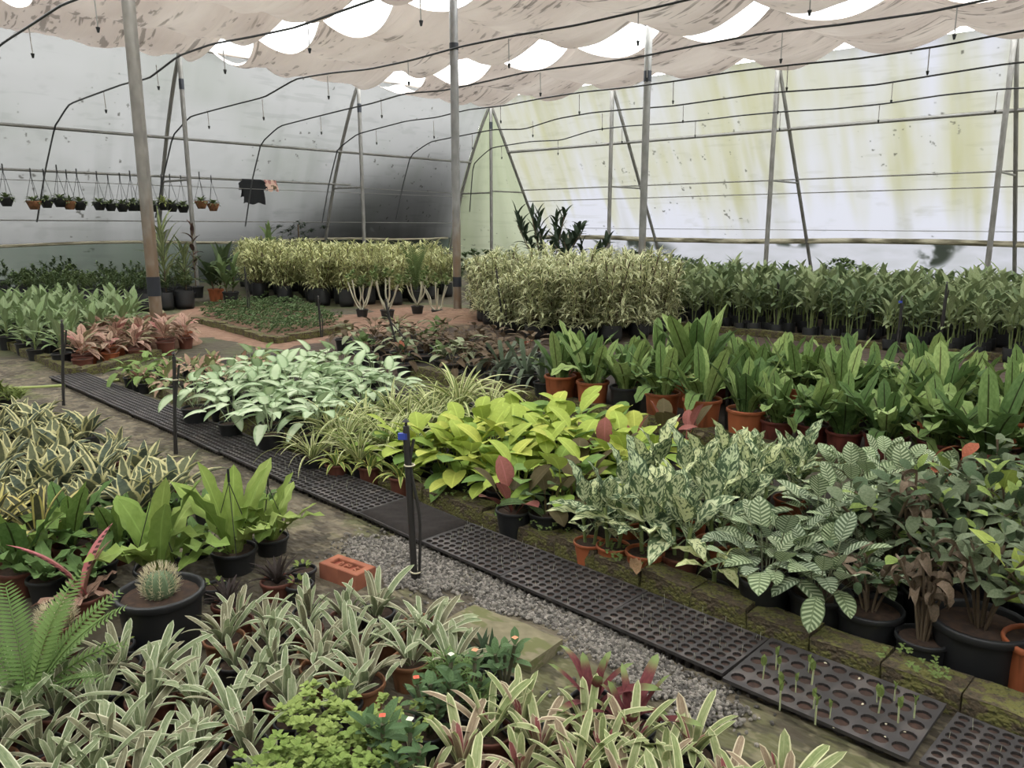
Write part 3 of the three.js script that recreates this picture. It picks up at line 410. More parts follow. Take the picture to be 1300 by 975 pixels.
// pink bromeliad
{ const pk = leafMat((e, v, u) => mix3(mix3([222, 136, 136], [196, 108, 112], grain(u, v)), [84, 58, 56], smoothstep(0.5 - e, 0, 0.12) * smoothstep(Math.sin(v * 90 + u * 8), -0.5, 0.2) * smoothstep(v, 0.12, 0.3))), dull = plain([186, 142, 124], [130, 84, 72], [110, 120, 70]);
  const t = thing('pink_bromeliad', 'pink earth-star bromeliad with long dark-striped leaves beside the cactus pot', 'plant', [...(() => { const [x, z] = ground(108, 752, 0.12); return [x, 0, z]; })()]), y = addPot(t, 'brown', 0.075, 0.11);
  const up = [leafGeo({ L: 0.38, W: 0.06, a0: 0.35, a1: 0.95, prof: P.blade, segs: 9, fold: 0.5, wave: 0.06, waves: 9 }), leafGeo({ L: 0.3, W: 0.062, a0: 0.1, a1: 0.75, prof: P.blade, segs: 9, fold: 0.5, wave: 0.1, waves: 9 })], low = leafGeo({ L: 0.2, W: 0.045, a0: 1.0, a1: 1.7, prof: P.blade, segs: 9, fold: 0.4, wave: 0.2, waves: 6 });
  for (const [g, m, az, s] of [[up[0], pk, -0.75, 1], [up[0], dull, -1.0, 0.9], [up[1], pk, 2.5, 1], [up[1], dull, 1.9, 0.85], [low, dull, -0.7, 1], [low, dull, 1.2, 0.9], [low, dull, 0.3, 0.9], [low, dull, 2.9, 0.9], [low, dull, -2.2, 0.8]]) { const l = mesh('leaf', g, m, t); l.rotation.y = az - YAW; l.position.y = y; l.scale.setScalar(s); } }

// cacti
function cactus(label, u, v, potR, potH, R, H, col, potKind) {
  const [x, z] = ground(u, v, potH), t = thing('potted_cactus', label, 'cactus', [x, 0, z]), y = addPot(t, potKind, potR, potH, { taper: 0.8 });
  const ribs = 13, body = sheet(ribs * 4, 12, (a, b) => { const th = -a * TAU, k = 1 + 0.12 * Math.cos(a * TAU * ribs), r = R * k * Math.pow(Math.sin(Math.PI * clamp(0.06 + 0.94 * b, 0, 1)), 0.62); return [Math.cos(th) * r, y - 0.01 + H * 0.5 * (1 - Math.cos(Math.PI * b)), Math.sin(th) * r]; });
  const bm = mesh('body', body, std({ color: col, roughness: 0.8 }), t), sp = [], spine = cyl(0.0012, 0.0003, 0.028, 3);
  for (let i = 0; i < ribs; i++) for (let j = 1; j < 12; j++) for (let s = 0; s < 4; s++) { const b = j / 12, th = -i / ribs * TAU, r = R * 1.1 * Math.pow(Math.sin(Math.PI * (0.06 + 0.94 * b)), 0.62), m = spine.clone(); m.rotateX(rr(0.5, 1.5) - b * 0.6); m.rotateY(Math.PI / 2 - th + rr(-0.7, 0.7)); m.translate(Math.cos(th) * r, y + H * 0.5 * (1 - Math.cos(Math.PI * b)), Math.sin(th) * r); sp.push(m); }
  mass(bm, 'spines', sp, std({ color: rgb(216, 206, 172), roughness: 0.7 }));
  return t;
}
cactus('round ribbed cactus with pale spines in a wide black pot', 203, 748, 0.155, 0.2, 0.052, 0.1, rgb(98, 116, 84), 'black');
cactus('small spiny cactus in a brown pot behind the fern fronds', 72, 790, 0.075, 0.12, 0.05, 0.07, rgb(112, 108, 76), 'brown');
// dark haworthias
{ const m = [plain([70, 58, 56], [48, 40, 40], null)], g = [0.5, 0.9, 1.2].map((a) => leafGeo({ L: 0.13, W: 0.018, a0: 0.2, a1: a, prof: P.blade, segs: 5, fold: 0.6 })), t = proto('dark_rosette_plant', 'small dark purple rosette plant in a brown pot beside the cactus pot', 'plant', 'dark purple rosettes'), y = addPot(t, 'brown', 0.065, 0.09); rosette(t, g, m, 22, { y, r: 0.012, in: -0.1, out: 0.6 }); put(t, ...ground(290, 768, 0.08), { s: 1 }); put(t, ...ground(352, 740, 0.08), { s: 1.05 }); }
// small black pots with sprouts
{ const m = plain([142, 160, 76], [112, 134, 60], null), g = leafGeo({ L: 0.03, W: 0.016, a0: 0.4, a1: 1.2, prof: P.oval, segs: 3 }), t = proto('small_sprout_pot', 'small black pot with a few light green sprouts', 'plant', 'little sprout pots'), y = addPot(t, 'black', 0.055, 0.08); rosette(t, [g], [m], 10, { y: y + 0.02, r: 0.03 }); for (const [u, v] of [[272, 742], [380, 742], [150, 818], [108, 845], [385, 722]]) put(t, ...ground(u, v, 0.08), { s: rr(0.9, 1.1) }); }

// sword fern with long fronds
const frondMat = [plain([118, 150, 80], [80, 112, 50], null), plain([130, 160, 86], [92, 124, 54], null)];
function frond(L, n, w, a0, a1, droop = 0.2) {
  const l = [], leaf = leafGeo({ L: 1, W: 0.2, a0: 1.35, a1: 1.6, prof: P.blade, segs: 2, fold: 0.2 }); let y = 0, z = 0;
  for (let i = 0; i <= n; i++) { const t = i / n, a = a0 + (a1 - a0) * t; y += Math.cos(a) * L / n; z += Math.sin(a) * L / n; const len = w * Math.pow(Math.sin(Math.PI * (0.08 + 0.86 * t)), 0.55); for (const s of [-1, 1]) { const g = leaf.clone(); g.scale(len, len, len); g.rotateZ(0.12); g.rotateY(s * 1.2); g.rotateX(a - Math.PI / 2); g.translate(0, y, z); l.push(g); } }
  const pts = []; y = z = 0; for (let i = 0; i <= 8; i++) { pts.push([0, y, z]); const a = a0 + (a1 - a0) * i / 8; y += Math.cos(a) * L / 8; z += Math.sin(a) * L / 8; }
  return join([...l, tube(pts, 0.003, 4, 10)]);
}
{ const t = thing('sword_fern', 'green sword fern with long feathery fronds beside the small cactus', 'fern', (() => { const [x, z] = ground(38, 900, 0.1); return [x, 0, z]; })()), y = addPot(t, 'black', 0.09, 0.12); const gs = [frond(0.46, 28, 0.078, 0.45, 1.15), frond(0.4, 24, 0.072, 0.4, 1.4), frond(0.5, 30, 0.08, 0.25, 0.9), frond(0.32, 20, 0.065, 0.7, 1.6)];
  [[1.5, 0, 1.0], [1.05, 0, 1.0], [1.9, 2, 0.95], [2.4, 1, 1], [3.0, 2, 0.9], [0.6, 3, 1], [-2.7, 0, 0.9], [1.3, 3, 1.1], [-0.3, 1, 0.8], [2.1, 3, 1]].forEach(([az, k, s]) => { const f = mesh('frond', gs[k], pick(frondMat), t); f.rotation.y = az; f.position.y = y; f.scale.setScalar(s * 0.82); }); }

// crown of thorns with flowers, small herbs in the middle
{ const m = [plain([92, 124, 80], [66, 98, 62], [130, 156, 110]), plain([104, 134, 86], [76, 108, 66], null)], g = [1.0, 1.4].map((a) => leafGeo({ L: 0.055, W: 0.026, a0: 0.7, a1: a, prof: P.oval, segs: 4, fold: 0.2 })), stemM = std({ color: rgb(86, 84, 62), roughness: 0.9 });
  const flowers = { red: std({ color: rgb(206, 92, 66), roughness: 0.6 }), peach: std({ color: rgb(222, 150, 110), roughness: 0.6 }), white: std({ color: rgb(226, 226, 196), roughness: 0.6 }) };
  for (const [u, v, fl, s, lab] of [[641, 870, 'peach', 1.1, 'crown of thorns with a peach flower beside the path slab'], [565, 905, 'white', 1, 'crown of thorns with a white flower among bromeliads'], [545, 925, 'red', 0.95, 'crown of thorns with a small red flower'], [485, 972, 'red', 1.2, 'crown of thorns with a dark red bud in the herb patch'], [600, 900, 'peach', 0.8, 'small crown of thorns behind the white-flowered one'], [520, 1000, 'white', 1, 'crown of thorns with a white bud next to the herbs']]) {
    const [x, z] = ground(u, v, 0.1), t = thing('crown_of_thorns', lab, 'flowering plant', [x, 0, z], rnd() * 6), y = addPot(t, 'black', 0.06, 0.1);
    for (let b = 0; b < 3; b++) { const a = b * 2.1, tx = Math.sin(a) * 0.035, tz = Math.cos(a) * 0.035, h = y + 0.1 + 0.03 * b; const st = mesh('stem', rod([0, y - 0.02, 0], [tx, h, tz], 0.006, 6), stemM, t); for (let i = 0; i < 9; i++) { const l = mesh('leaf', pick(g), pick(m), t); l.rotation.order = 'YXZ'; l.rotation.set(rr(-0.5, 0.2) + i * 0.05, i * 2.4, 0); l.position.set(tx, h - i * 0.008, tz); l.scale.setScalar(s * rr(0.8, 1.15)); } if (b === 2) { const f = mesh('flower', join([0, 1, 2, 3].map((i) => moved(leafGeo({ L: 0.012, W: 0.013, a0: 0.8, a1: 1.4, prof: P.oval, segs: 3 }), 0, 0, 0, i * 1.57))), flowers[fl], st); f.position.set(tx, h + 0.02, tz); } }
  } }
{ const m = [plain([150, 174, 84], [116, 146, 60], null), plain([168, 186, 96], [132, 158, 70], null)], g = leafGeo({ L: 0.022, W: 0.016, a0: 0.5, a1: 1.3, prof: P.oval, segs: 3 }), ps = [0, 1].map((k) => { const t = proto('leafy_herb', 'light green small-leaved herb beside the crown of thorns', 'herb', 'light green herbs among the bromeliads'); addPot(t, 'black', 0.06, 0.1); const l = []; for (let i = 0; i < 60; i++) { const a = rnd() * TAU, r = 0.1 * Math.sqrt(rnd()); whorl(l, g, 5, Math.sin(a) * r, 0.1 + 0.09 * rnd(), Math.cos(a) * r); } mass(t, 'foliage', l, m[k]); return t; });
  for (const [u, v] of [[400, 985], [430, 960], [465, 1000], [385, 1010], [440, 1020], [500, 945], [405, 930], [350, 1010]]) put(pick(ps), ...ground(u, v, 0.1), { s: rr(0.9, 1.15) }); }
{ const m = plain([120, 148, 80], [92, 122, 58], null), g = leafGeo({ L: 0.06, W: 0.006, a0: 0.2, a1: 1.3, prof: P.blade, segs: 3 }), l = []; for (let i = 0; i < 16; i++) whorl(l, g, 9, rr(-0.04, 0.04), 0.09 + rnd() * 0.08, rr(-0.04, 0.04)); const t = proto('needle_leaved_herb', 'fine needle-leaved green plant beside the path slab', 'herb', 'needle-leaved herbs'); addPot(t, 'black', 0.05, 0.09); mass(t, 'foliage', l, m); for (const [u, v] of [[568, 862], [585, 875], [612, 905]]) put(t, ...ground(u, v, 0.1)); }
{ const m = [plain([80, 100, 74], [52, 70, 52], null)], g = [0.3, 0.5].map((a) => leafGeo({ L: 0.13, W: 0.022, a0: 0.1, a1: a, prof: P.blade, segs: 4, fold: 0.7 })), t = proto('dark_aloe', 'small dark green aloe with pointed leaves', 'succulent', 'dark aloes near the path slab'), y = addPot(t, 'black', 0.05, 0.09); rosette(t, g, m, 8, { y, r: 0.01, in: 0, out: 0.7 }); for (const [u, v] of [[608, 842], [545, 905], [622, 838]]) put(t, ...ground(u, v, 0.1)); }

// red brick with a sunken panel of lettering, stone slab
{ const [x, z] = ground(441, 722, 0.07), t = thing('red_brick', 'single red clay brick with a stamped sunken panel on its top', 'brick', [x, 0.012, z], -Math.PI / 2 + 0.12), clay = std({ roughness: 0.95, map: texture(128, 64, (u, v) => mix3([172, 108, 80], [130, 78, 58], fbm(u * 20, v * 12, 4))) });
  const s = new THREE.Shape([[-0.11, -0.052], [0.11, -0.052], [0.11, 0.052], [-0.11, 0.052]].map((p) => new THREE.Vector2(...p))), hole = new THREE.Path([[-0.08, -0.028], [0.08, -0.028], [0.08, 0.028], [-0.08, 0.028]].map((p) => new THREE.Vector2(...p))); s.holes.push(hole);
  const g = new THREE.ExtrudeGeometry(s, { depth: 0.075, bevelEnabled: true, bevelSize: 0.003, bevelThickness: 0.003, bevelSegments: 1 }); g.rotateX(-Math.PI / 2); mesh('body', g, clay, t);
  const fl = new THREE.BoxGeometry(0.16, 0.064, 0.056); fl.translate(0, 0.032, 0); mesh('panel', fl, std({ color: rgb(140, 70, 52), roughness: 0.95 }), t);
  for (const [cx, parts] of [[-0.045, [[0, 0, 0.008, 0.04, 0], [0.012, -0.008, 0.008, 0.026, 0.6], [0.012, 0.008, 0.008, 0.026, -0.6]]], [0.0, [[-0.01, 0, 0.008, 0.04, 0], [0.004, -0.016, 0.024, 0.008, 0], [0.004, 0, 0.024, 0.008, 0], [0.014, -0.008, 0.008, 0.02, 0]]], [0.045, [[0, 0, 0.008, 0.04, 0], [0.012, -0.01, 0.02, 0.008, 0.4], [0.012, 0.01, 0.02, 0.008, -0.4]]]]) mesh('stamped_letter', join(parts.map(([dx, dz, w, d, r]) => { const b = new THREE.BoxGeometry(w, 0.008, d); b.rotateY(r); b.translate(cx + dx, 0.068, dz); return b; })), clay, t); }
{ const a = ground(592, 772, 0.06), b = ground(690, 812, 0.06), g = lumpy(Math.hypot(b[0] - a[0], b[1] - a[1]) * 1.15, 0.07, 0.2, 3), m = mesh(numbered('stone_slab'), g, std({ roughness: 0.95, map: texture(128, 64, (u, v) => mix3(mix3([138, 130, 104], [104, 98, 74], fbm(u * 14, v * 8, 4)), [96, 100, 58], smoothstep(fbm(u * 6, v * 5 + 4, 3), 0.5, 0.66) * 0.8)) }), scene); m.position.set((a[0] + b[0]) / 2 - 0.06, 0, (a[1] + b[1]) / 2 + 0.04); m.rotation.y = Math.atan2(-(b[1] - a[1]), b[0] - a[0]); tag(m, 'mossy stone slab edging the near bed by the gravel', 'slab'); }

// ---------------------------------------------------------------- middle bed behind the seed trays
reseed(202);
const bedded = (spots, gap = 0.22) => spots.filter(([x, z]) => x > kerbX(z) + gap);
const stemGreen = std({ color: rgb(118, 132, 78), roughness: 0.8 }), stemRed = std({ color: rgb(128, 58, 54), roughness: 0.7 }), stemBrown = std({ color: rgb(92, 78, 60), roughness: 0.95 }), stemPale = std({ color: rgb(176, 172, 150), roughness: 0.9 });
// lime philodendrons
const lime = [plain([184, 204, 84], [158, 186, 66], [206, 218, 120], { veins: 50, stalk: [150, 176, 84] }), plain([156, 188, 78], [126, 166, 62], [186, 206, 112], { veins: 50, stalk: [150, 176, 84] }), plain([208, 216, 92], [188, 204, 74], [220, 224, 130], { stalk: [160, 180, 90] }), plain([122, 158, 78], [96, 134, 60], [150, 180, 104], { stalk: [120, 150, 70] })];
const limeGeo = [0, 1, 2, 3].map((k) => leafGeo({ L: [0.21, 0.19, 0.22, 0.18][k], W: [0.128, 0.12, 0.122, 0.122][k], a0: 0.4, ab: [1.0, 0.6, 1.35, 0.85][k], a1: [1.75, 1.35, 2.05, 1.45][k], prof: P.oval, segs: 6, fold: 0.22, pet: [0.13, 0.16, 0.12, 0.17][k], petW: 0.008 }));
const limeProtos = [0, 1, 2].map((v) => { const t = proto('lime_philodendron', 'lime green philodendron with broad oval leaves in a black pot', 'plant', 'lime philodendrons in the middle bed'), y = addPot(t, 'black', 0.085, 0.14); rosette(t, limeGeo, v ? [lime[0], lime[1], lime[1], lime[0], lime[3]] : [lime[0], lime[2], lime[1]], 10 + v, { y: y - 0.01, r: 0.03, in: -0.25, out: 0.55, s0: 0.85, s1: 1.1, rise: 0.04 }); return t; });
for (const [x, z] of bedded(fill([[440, 600], [520, 556], [580, 530], [655, 514], [750, 520], [840, 548], [800, 585], [760, 600], [715, 630], [690, 655], [640, 655], [580, 650], [520, 630]], 0.3, 0.2, 0.25))) put(pick(limeProtos), x, z, { s: rr(0.88, 1.1) });
for (const [u, v] of [[462, 612], [492, 622], [525, 634], [556, 645], [590, 655], [622, 664], [480, 598], [512, 608], [546, 618], [580, 630]]) { const [x, z] = ground(u, v, 0.05); put(pick(limeProtos), Math.max(x, kerbX(z) + 0.24), z, { s: rr(0.85, 1.0) }); }
// red-leaved philodendrons
{ const cols = [plain([184, 108, 102], [148, 66, 66], [196, 112, 104], { stalk: [140, 60, 56] }), plain([104, 92, 62], [84, 70, 50], [128, 72, 60], { stalk: [140, 60, 56] }), plain([98, 122, 74], [72, 94, 56], [116, 84, 64], { stalk: [140, 60, 56] }), plain([112, 62, 56], [84, 46, 44], [136, 72, 64], { stalk: [120, 50, 50] })];
  const gs = [0, 1, 2].map((k) => leafGeo({ L: [0.16, 0.15, 0.17][k], W: [0.1, 0.09, 0.105][k], a0: 0.3, ab: [0.6, 1.1, 0.25][k], a1: [1.3, 1.8, 0.8][k], prof: P.oval, segs: 6, fold: 0.25, pet: [0.12, 0.1, 0.14][k], petW: 0.011 }));
  const ps = [0, 1].map((v) => { const t = proto('red_philodendron', 'philodendron with dull red and bronze leaves on red stalks in a black pot', 'plant', 'red philodendrons'), y = addPot(t, 'black', 0.09, 0.15); rosette(t, gs, v ? [cols[0], cols[2], cols[1]] : [cols[2], cols[1], cols[3], cols[0]], 8, { y: y - 0.01, r: 0.02, in: -0.15, out: 0.6 }); return t; });
  for (const [u, v, s, k] of [[652, 668, 1, 0], [694, 672, 1.02, 1], [726, 664, 1.1, 1], [735, 640, 1.15, 1], [768, 612, 1.05, 0], [800, 596, 1, 0], [842, 580, 1.1, 0], [870, 575, 1.0, 0]]) put(ps[k], ...ground(u, v, 0.06), { s }); }
// speckled aglaonemas
const speck = (dark, light, k, amount, ribC) => leafMat((e, v, u) => { if (v < 0.08) return [150, 164, 120]; const n = fbm(u * 9 + k * 4 + v * 3, v * 17 - e * 4, 3), m = smoothstep(n, amount, amount + 0.1); let c = mix3(dark, light, m); c = mix3(c, dark, smoothstep(e + 0.15 * (n - 0.5), 0.84, 0.95)); return mix3(ribC, c, smoothstep(e, 0.02, 0.08)); }, { w: 64, h: 128 });
const aglao = [speck([92, 114, 76], [208, 216, 166], 0, 0.38, [190, 204, 150]), speck([84, 106, 72], [200, 210, 160], 1, 0.44, [176, 192, 140]), speck([96, 116, 72], [220, 226, 166], 2, 0.36, [206, 214, 160]), speck([76, 98, 68], [188, 202, 152], 3, 0.46, [150, 172, 120])];
const aglaoGeo = [0, 1, 2, 3].map((k) => leafGeo({ L: [0.19, 0.21, 0.17, 0.2][k], W: [0.092, 0.086, 0.096, 0.082][k], a0: 0.3, ab: [0.5, 0.9, 0.2, 1.3][k], a1: [1.3, 1.7, 0.8, 2.2][k], prof: P.lance, segs: 7, fold: 0.3, wave: 0.05, pet: 0.06, petW: 0.009, twist: [0.1, -0.1, 0.05, 0][k] }));
function aglaoProto(pot, v, label, R = 0.085) { const t = proto('speckled_aglaonema', label, 'plant', 'speckled aglaonemas in ' + pot + ' pots'), y = addPot(t, pot, R, 0.14); for (let s = 0; s < 2; s++) { const a = s * 3 + v, x = Math.sin(a) * 0.025, z = Math.cos(a) * 0.025, h = y + 0.14 + 0.06 * s; mesh('stem', rod([x, y - 0.02, z], [x * 1.8, h, z * 1.8], 0.009, 6), stemGreen, t); for (let i = 0; i < 8; i++) { const k = i / 7, l = mesh('leaf', k < 0.3 ? aglaoGeo[2] : pick(aglaoGeo), pick(aglao), t); l.rotation.order = 'YXZ'; l.rotation.set(lerp(-0.15, 0.45, k) + rr(-0.12, 0.12), i * 2.399 + a + rr(-0.3, 0.3), 0); l.position.set(x * lerp(1.8, 1, k), lerp(h, y + 0.03, k), z * lerp(1.8, 1, k)); l.scale.setScalar(rr(0.85, 1.15)); } } return t; }
const aglaoProtos = [aglaoProto('orange', 0, 'aglaonema with cream-speckled leaves in a small orange-brown pot'), aglaoProto('black', 1, 'aglaonema with cream-speckled leaves in a black pot'), aglaoProto('brown', 2, 'aglaonema with cream-speckled leaves in a dull brown pot')];
for (const [u, v, k, s] of [[748, 705, 0, 0.85], [778, 712, 0, 0.9], [818, 724, 0, 1.0], [862, 728, 2, 1]]) put(aglaoProtos[k], ...ground(u, v, 0.05), { s });
for (const [x, z] of bedded(fill([[765, 680], [790, 640], [850, 610], [930, 590], [1010, 588], [1080, 600], [1030, 630], [960, 665], [930, 700], [880, 700], [810, 695]], 0.2, 0.23, 0.25), 0.3)) put(pick(aglaoProtos), x, z, { s: rr(0.84, 1.04) });
// young pale aglaonema in the front row
{ const pale = [speck([150, 168, 90], [222, 226, 160], 5, 0.34, [226, 228, 176])], t = proto('speckled_aglaonema', 'small yellowish aglaonema in a little black pot on the kerb', 'plant'), y = addPot(t, 'black', 0.065, 0.08); mesh('stem', rod([0, y - 0.02, 0], [0.01, y + 0.07, 0], 0.009, 6), stemGreen, t); rosette(t, aglaoGeo.slice(0, 3), pale, 6, { y: y + 0.06, in: 0, out: 0.5, s0: 0.75, s1: 0.9 }); put(t, ...ground(906, 752, 0.05), { s: 1, turn: 0.6 }); }
// dry fallen leaf on the kerb
{ const t = mesh(numbered('dry_leaf'), leafGeo({ L: 0.17, W: 0.05, a0: 1.4, a1: 1.75, prof: P.lance, segs: 7, fold: 0.5, wave: 0.2 }), plain([176, 134, 100], [140, 100, 72], null), scene); const [x, z] = ground(808, 731, 0.13); t.position.set(x, 0.135, z); t.rotation.y = 2.2; tag(t, 'dry brown leaf lying on the kerb under speckled leaves', 'leaf'); }
// striped calatheas
const calTex = (d, l, k) => leafMat((e, v, u) => { if (v < 0.08) return [120, 126, 96]; const s = Math.sin((v * 9.5 - e * 1.5) * TAU * 0.95 + 0.6 * fbm(u * 5, v * 5 + k, 2)); let c = mix3(d, l, smoothstep(s, -0.15, 0.35)); c = mix3(c, d, smoothstep(e, 0.86, 0.95)); return mix3(mix3(d, l, 0.2), c, smoothstep(e, 0.02, 0.1)); }, { w: 64, h: 128 });
const cal = [calTex([98, 118, 80], [186, 198, 156], 0), calTex([102, 122, 80], [174, 190, 144], 1), calTex([86, 104, 74], [166, 180, 146], 2)];
const calGeo = [0, 1, 2, 3].map((k) => leafGeo({ L: [0.155, 0.165, 0.145, 0.16][k], W: [0.098, 0.092, 0.1, 0.094][k], a0: 0.2, ab: [0.6, 0.9, 0.3, 1.15][k], a1: [1.3, 1.6, 0.8, 1.95][k], prof: P.oval, segs: 6, fold: 0.22, wave: 0.06, pet: [0.2, 0.16, 0.24, 0.14][k], petW: 0.006 }));
const calProtos = [0, 1, 2].map((v) => { const t = proto('striped_calathea', 'calathea with silver-striped oval leaves in a black pot', 'plant', 'striped calatheas'), y = addPot(t, 'black', [0.115, 0.13, 0.12][v], 0.19); rosette(t, calGeo, cal, 25 + v * 2, { y: y - 0.02, r: 0.05, in: -0.15, out: 0.65, s0: 0.8, s1: 1.12 }); return t; });
for (const [u, v, k] of [[968, 772, 0], [1038, 790, 1]]) put(calProtos[k], ...ground(u, v, 0.04), { s: 0.9 });
for (const [x, z] of bedded(fill([[965, 735], [985, 680], [1015, 640], [1060, 612], [1130, 615], [1195, 640], [1140, 680], [1110, 730], [1070, 770]], 0.15, 0.235, 0.22), 0.3)) put(pick(calProtos), x, z, { s: rr(0.78, 0.92) });
// dark shrubs on the right, some withered
const dkLeaf = [plain([104, 118, 88], [74, 90, 66], [124, 136, 104]), plain([86, 106, 74], [60, 80, 56], null), plain([124, 136, 104], [92, 108, 80], null)], freshLeaf = [plain([172, 190, 84], [138, 164, 64], [196, 206, 116]), plain([150, 172, 84], [116, 144, 62], null)], deadLeaf = [plain([116, 96, 80], [84, 62, 50], null), plain([140, 116, 98], [104, 78, 62], null)];
const shrubGeo = [0.4, 0.9, 1.4].map((b, k) => leafGeo({ L: [0.064, 0.072, 0.058][k], W: [0.038, 0.042, 0.036][k], a0: 0.5, ab: b, a1: b + 0.7, prof: P.oval, segs: 4, fold: 0.2, pet: 0.012, petW: 0.004 }));
const curled = [2.2, 2.8].map((b) => leafGeo({ L: 0.06, W: 0.026, a0: 0.9, a1: b + 0.6, prof: P.lance, segs: 5, fold: 0.9, twist: 0.8 }));
function shrub(name, label, cat, group, pot, R, H, n, h, mats, geos, o = {}) {
  const t = proto(name, label, cat, group), y = pot ? addPot(t, pot, R, H, { bag: o.bag }) : 0;
  for (let b = 0; b < n; b++) { const a = b * 2.399, sp = (o.spread ?? 0.16) * Math.sqrt((b + 0.5) / n), hh = y + h * rr(0.7, 1.05), tip = [Math.sin(a) * sp, hh, Math.cos(a) * sp], mid = [tip[0] * 0.4, lerp(y, hh, 0.55), tip[2] * 0.4]; mesh('stem', tube([[tip[0] * 0.1, y - 0.02, tip[2] * 0.1], mid, tip], o.stemR ?? 0.005, 5, 6), o.stem ?? stemBrown, t);
    for (let i = 0; i < (o.per ?? 9); i++) { const k = i / (o.per ?? 9), l = mesh('leaf', pick(geos), pick(mats), t); l.rotation.order = 'YXZ'; l.rotation.set(rr(-0.4, 0.4), i * 2.399 + b, rr(-0.3, 0.3)); const q = k < 0.55 ? [lerp(tip[0], mid[0], k * 1.2), lerp(tip[1], mid[1], k * 1.2), lerp(tip[2], mid[2], k * 1.2)] : [mid[0], mid[1] + 0.02 * rnd(), mid[2]]; l.position.set(...q); l.scale.setScalar(rr(0.8, 1.25)); } }
  return t;
}
const shrubProtos = [0, 1].map(() => shrub('leafy_shrub', 'dark green leafy shrub in a black pot', 'shrub', 'dark shrubs of the middle bed', 'black', 0.11, 0.17, 11, 0.27, [...dkLeaf, ...dkLeaf, freshLeaf[1]], shrubGeo, { per: 12 }));
const bigShrub = shrub('leafy_shrub', 'grey-green broad-leaved shrub in the large black pot by the kerb', 'shrub', null, 'black', 0.15, 0.2, 10, 0.28, [dkLeaf[0], dkLeaf[2]], shrubGeo, { spread: 0.2 });
put(bigShrub, ...ground(1238, 845, 0.04), { s: 1.05 });
put(shrub('leafy_shrub', 'thin shrub with fresh light tips in a black pot beside the calathea', 'shrub', null, 'black', 0.12, 0.16, 6, 0.22, [dkLeaf[1], freshLeaf[1], deadLeaf[1]], shrubGeo, { per: 6 }), ...ground(1100, 808, 0.04));
put(shrub('withered_shrub', 'withered brown shrub in a small black pot', 'shrub', null, 'black', 0.08, 0.12, 8, 0.3, deadLeaf, curled, { per: 6, spread: 0.1 }), ...ground(1168, 838, 0.04), { s: 1.1 });
put(shrub('withered_shrub', 'tall withered stem with curled brown leaves beside the calatheas', 'shrub', null, 'black', 0.09, 0.14, 5, 0.42, deadLeaf, curled, { per: 8, spread: 0.06 }), ...ground(1146, 775, 0.04), { s: 1.1 });
put(shrub('leafy_shrub', 'light green young shrub in an orange pot at the end of the kerb', 'shrub', null, 'orange', 0.12, 0.2, 7, 0.26, freshLeaf, shrubGeo.map((g) => g.clone().scale(1.6, 1.6, 1.6)), { per: 6 }), ...ground(1318, 872, 0.04), { s: 1.0 });
put(shrub('leafy_shrub', 'yellow-green shrub with large leaves behind the big black pot', 'shrub', null, 'black', 0.12, 0.17, 5, 0.34, [freshLeaf[1], freshLeaf[0], dkLeaf[2]], shrubGeo.map((g) => g.clone().scale(1.6, 1.6, 1.6)), { per: 7, spread: 0.12 }), ...ground(1272, 745, 0.04), { s: 1.0 });
put(shrub('leafy_shrub', 'shrub with one bright red new leaf behind the withered stem', 'shrub', null, 'black', 0.1, 0.16, 4, 0.33, [dkLeaf[2], freshLeaf[1], plain([186, 96, 70], [160, 76, 60], null)], shrubGeo.map((g) => g.clone().scale(1.5, 1.5, 1.5)), { per: 7, spread: 0.1 }), ...ground(1195, 690, 0.04), { s: 1.0 });
for (const [x, z] of fill([[1110, 770], [1130, 715], [1190, 665], [1260, 650], [1440, 690], [1480, 800], [1390, 840], [1240, 770], [1180, 800]], 0.1, 0.29, 0.2)) put(pick(shrubProtos), x, z, { s: rr(0.95, 1.25) });
{ const t = proto('upright_sword_plant', 'small plant of upright pointed light green leaves by the maroon pots', 'plant'), y = addPot(t, 'black', 0.07, 0.12); rosette(t, [0.15, 0.4].map((a) => leafGeo({ L: 0.24, W: 0.035, a0: 0.03, a1: a, prof: P.blade, segs: 6, fold: 0.5 })), [freshLeaf[1]], 8, { y, r: 0.02, in: 0, out: 0.35 }); put(t, ...ground(1278, 700, 0.05), { s: 1.05 }); }

// spider plants
const spider = [leafMat((e, v, u) => mix3(mix3([150, 164, 88], [120, 140, 70], grain(u, v)), [222, 220, 166], smoothstep(e, 0.45, 0.6))), leafMat((e, v, u) => mix3([214, 214, 150], mix3([132, 152, 76], [106, 128, 62], grain(u, v)), smoothstep(e, 0.32, 0.45)))];
const spiderGeo = [0, 1, 2, 3].map((k) => leafGeo({ L: [0.38, 0.44, 0.34, 0.3][k], W: 0.02, a0: 0.12, a1: [1.5, 1.9, 2.3, 0.9][k], prof: P.blade, segs: 9, fold: 0.5, twist: 0.3 * k }));
const spiderProtos = [0, 1].map((v) => { const t = proto('spider_plant', 'spider plant with arching cream-striped grassy leaves', 'plant', 'striped spider plants'), y = addPot(t, 'black', 0.09, 0.14); rosette(t, spiderGeo, spider, 36, { y, r: 0.025, in: -0.25, out: 0.55, s0: 0.8, s1: 1.1 }); return t; });
for (const [x, z] of fill([[392, 575], [420, 545], [480, 525], [560, 515], [630, 520], [640, 532], [570, 550], [520, 570], [470, 590], [430, 592]], 0.14, 0.26, 0.2)) put(pick(spiderProtos), x, z, { s: rr(0.85, 1.1) });
put(spiderProtos[0], ...ground(583, 530, 0.1), { s: 1.35 });
